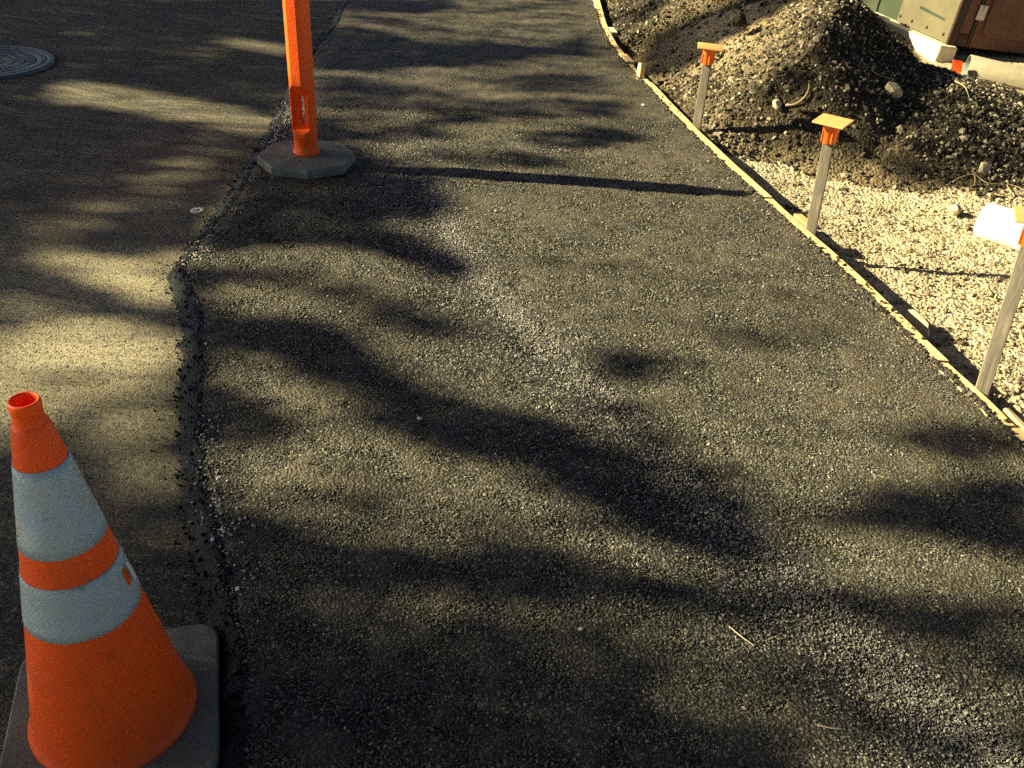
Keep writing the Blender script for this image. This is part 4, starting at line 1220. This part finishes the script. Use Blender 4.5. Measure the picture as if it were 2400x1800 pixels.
for ti, (tx_, ty_) in enumerate(trees):
    root = empty("roadside_tree", (tx_, ty_, -.05))
    tag(root, names[ti], "tree", "trees across the road")
    Q = LP[near == ti] - np.array([tx_, ty_, -.05]); k = len(Q)
    rs = np.random.RandomState(300+ti)
    base = np.array([(-.5*LEN, 0, 0), (0, -.5*WID, .012), (.5*LEN, 0, 0), (0, .5*WID, .012)])
    V = np.einsum('nij,kj->nki', rand_rot(k, rs, 1.), base*1.0)*(.75+.5*rs.rand(k))[:, None, None] + Q[:, None, :]
    T = np.array([(0, 1, 2), (0, 2, 3)])[None] + (np.arange(k)*4)[:, None, None]
    tri_mesh("crown", V.reshape(-1, 3), T.reshape(-1, 3), M_leaf, root)
    cz = Q[:, 2].mean(); top = np.array([.1, 0, 2.9])
    tr = tube("trunk", [(0, 0, -.2), (.03, .02, .6), (.02, -.03, 1.4), (.06, .02, 2.2), tuple(top)], [.19, .15, .13, .11, .08], M_bark, root, 12)
    for j in range(26):
        e = Q[rs.randint(k)]
        s0 = top - np.array([0, 0, .5*rs.rand()])
        mid = s0 + (e-s0)*.5 + np.array([0, 0, .25]) + rs.randn(3)*.08
        tube("limb", [tuple(s0), tuple(mid), tuple(e)], [.024, .013, .005], M_bark, tr, 6)
# added unseen tall trees: crowns block sky light over the path, clear of the sun
SKY_BLOCKERS = [(4.6, -1.2, "added sky-blocking tall tree, unseen, right of the path behind the camera", [(2.0, -.6, 8.6, 2.9), (4.4, -1.6, 9.6, 2.8), (.4, 2.2, 9.2, 2.6), (3.0, 2.4, 9.2, 2.6)]),
        (6.4, 4.6, "added sky-blocking tall tree, unseen, to the right of the heap", [(5.6, 4.6, 10.2, 2.9), (2.8, 5.0, 9.6, 2.8), (.4, 5.4, 9.8, 2.5), (4.8, 7.8, 10.2, 2.6)]),
        (-7.4, -2.2, "added sky-blocking tall tree, unseen, left of the road, nearer than the cone", [(-5.2, .6, 10.6, 3.0), (-7.8, 1.4, 11.6, 3.0), (-2.6, 2.6, 11.0, 2.8), (-5.0, 4.2, 11.4, 2.8)]),
        (-7.0, 12.4, "added sky-blocking tall tree, unseen, left of the road, beyond the manhole", [(-5.6, 9.4, 11.0, 3.0), (-3.4, 7.4, 11.2, 2.9), (-7.6, 6.8, 12.0, 3.0), (-1.0, 8.6, 11.2, 2.7)]),
        (-2.6, -5.0, "added sky-blocking tall tree, unseen, behind the camera", [(-2.2, -3.0, 8.6, 2.9), (-4.6, -2.6, 10.4, 2.8), (-2.4, -.2, 9.6, 2.6), (.2, -3.4, 9.0, 2.6)])]
for ti, (tx_, ty_, lb, lobes) in enumerate(SKY_BLOCKERS):
    rs = np.random.RandomState(330+ti)
    root = empty("sky_blocking_tree", (tx_, ty_, -.2)); tag(root, lb, "tree", "added trees blocking sky light over the path")
    parts_ = []
    for cx_, cy_, cz_, rr_ in lobes:
        m_ = int(1700*rr_*rr_/7)
        dv = rs.randn(m_, 3); dv /= np.linalg.norm(dv, axis=1)[:, None]
        sh = .3 + .7*rs.rand(m_)**.5
        wob = 1 + .25*np.sin(dv[:, 0]*5+cx_)*np.cos(dv[:, 1]*4+cy_)
        C = np.array([cx_-tx_, cy_-ty_, cz_+.2]) + dv*(sh*wob*rr_)[:, None]*np.array([1., 1., .6])
        leaf = np.array([(-.15, 0, 0), (0, -.10, .02), (.15, 0, 0), (0, .10, .02)])
        parts_.append(np.einsum('nij,kj->nki', rand_rot(m_*2, rs, .7), leaf) + np.repeat(C, 2, 0)[:, None, :] + .15*rs.randn(m_*2, 1, 3))
    V = np.concatenate(parts_).reshape(-1, 3)
    T = np.array([(0, 1, 2), (0, 2, 3)])[None] + (np.arange(len(V)//4)*4)[:, None, None]
    tri_mesh("crown", V, T.reshape(-1, 3), M_leaf, root)
    fork = (.1, .05, 5.2)
    tr = tube("trunk", [(0, 0, -.3), (.04, .02, .6), (-.05, .04, 2.6), fork], [.34, .26, .22, .17], M_bark, root, 14)
    for cx_, cy_, cz_, rr_ in lobes:
        e = np.array([cx_-tx_, cy_-ty_, cz_+.2]); f0 = np.array(fork)
        tube("limb", [fork, tuple(f0+(e-f0)*.45+np.array([0, 0, .9])), tuple(e)], [.13, .08, .03], M_bark, tr, 9)
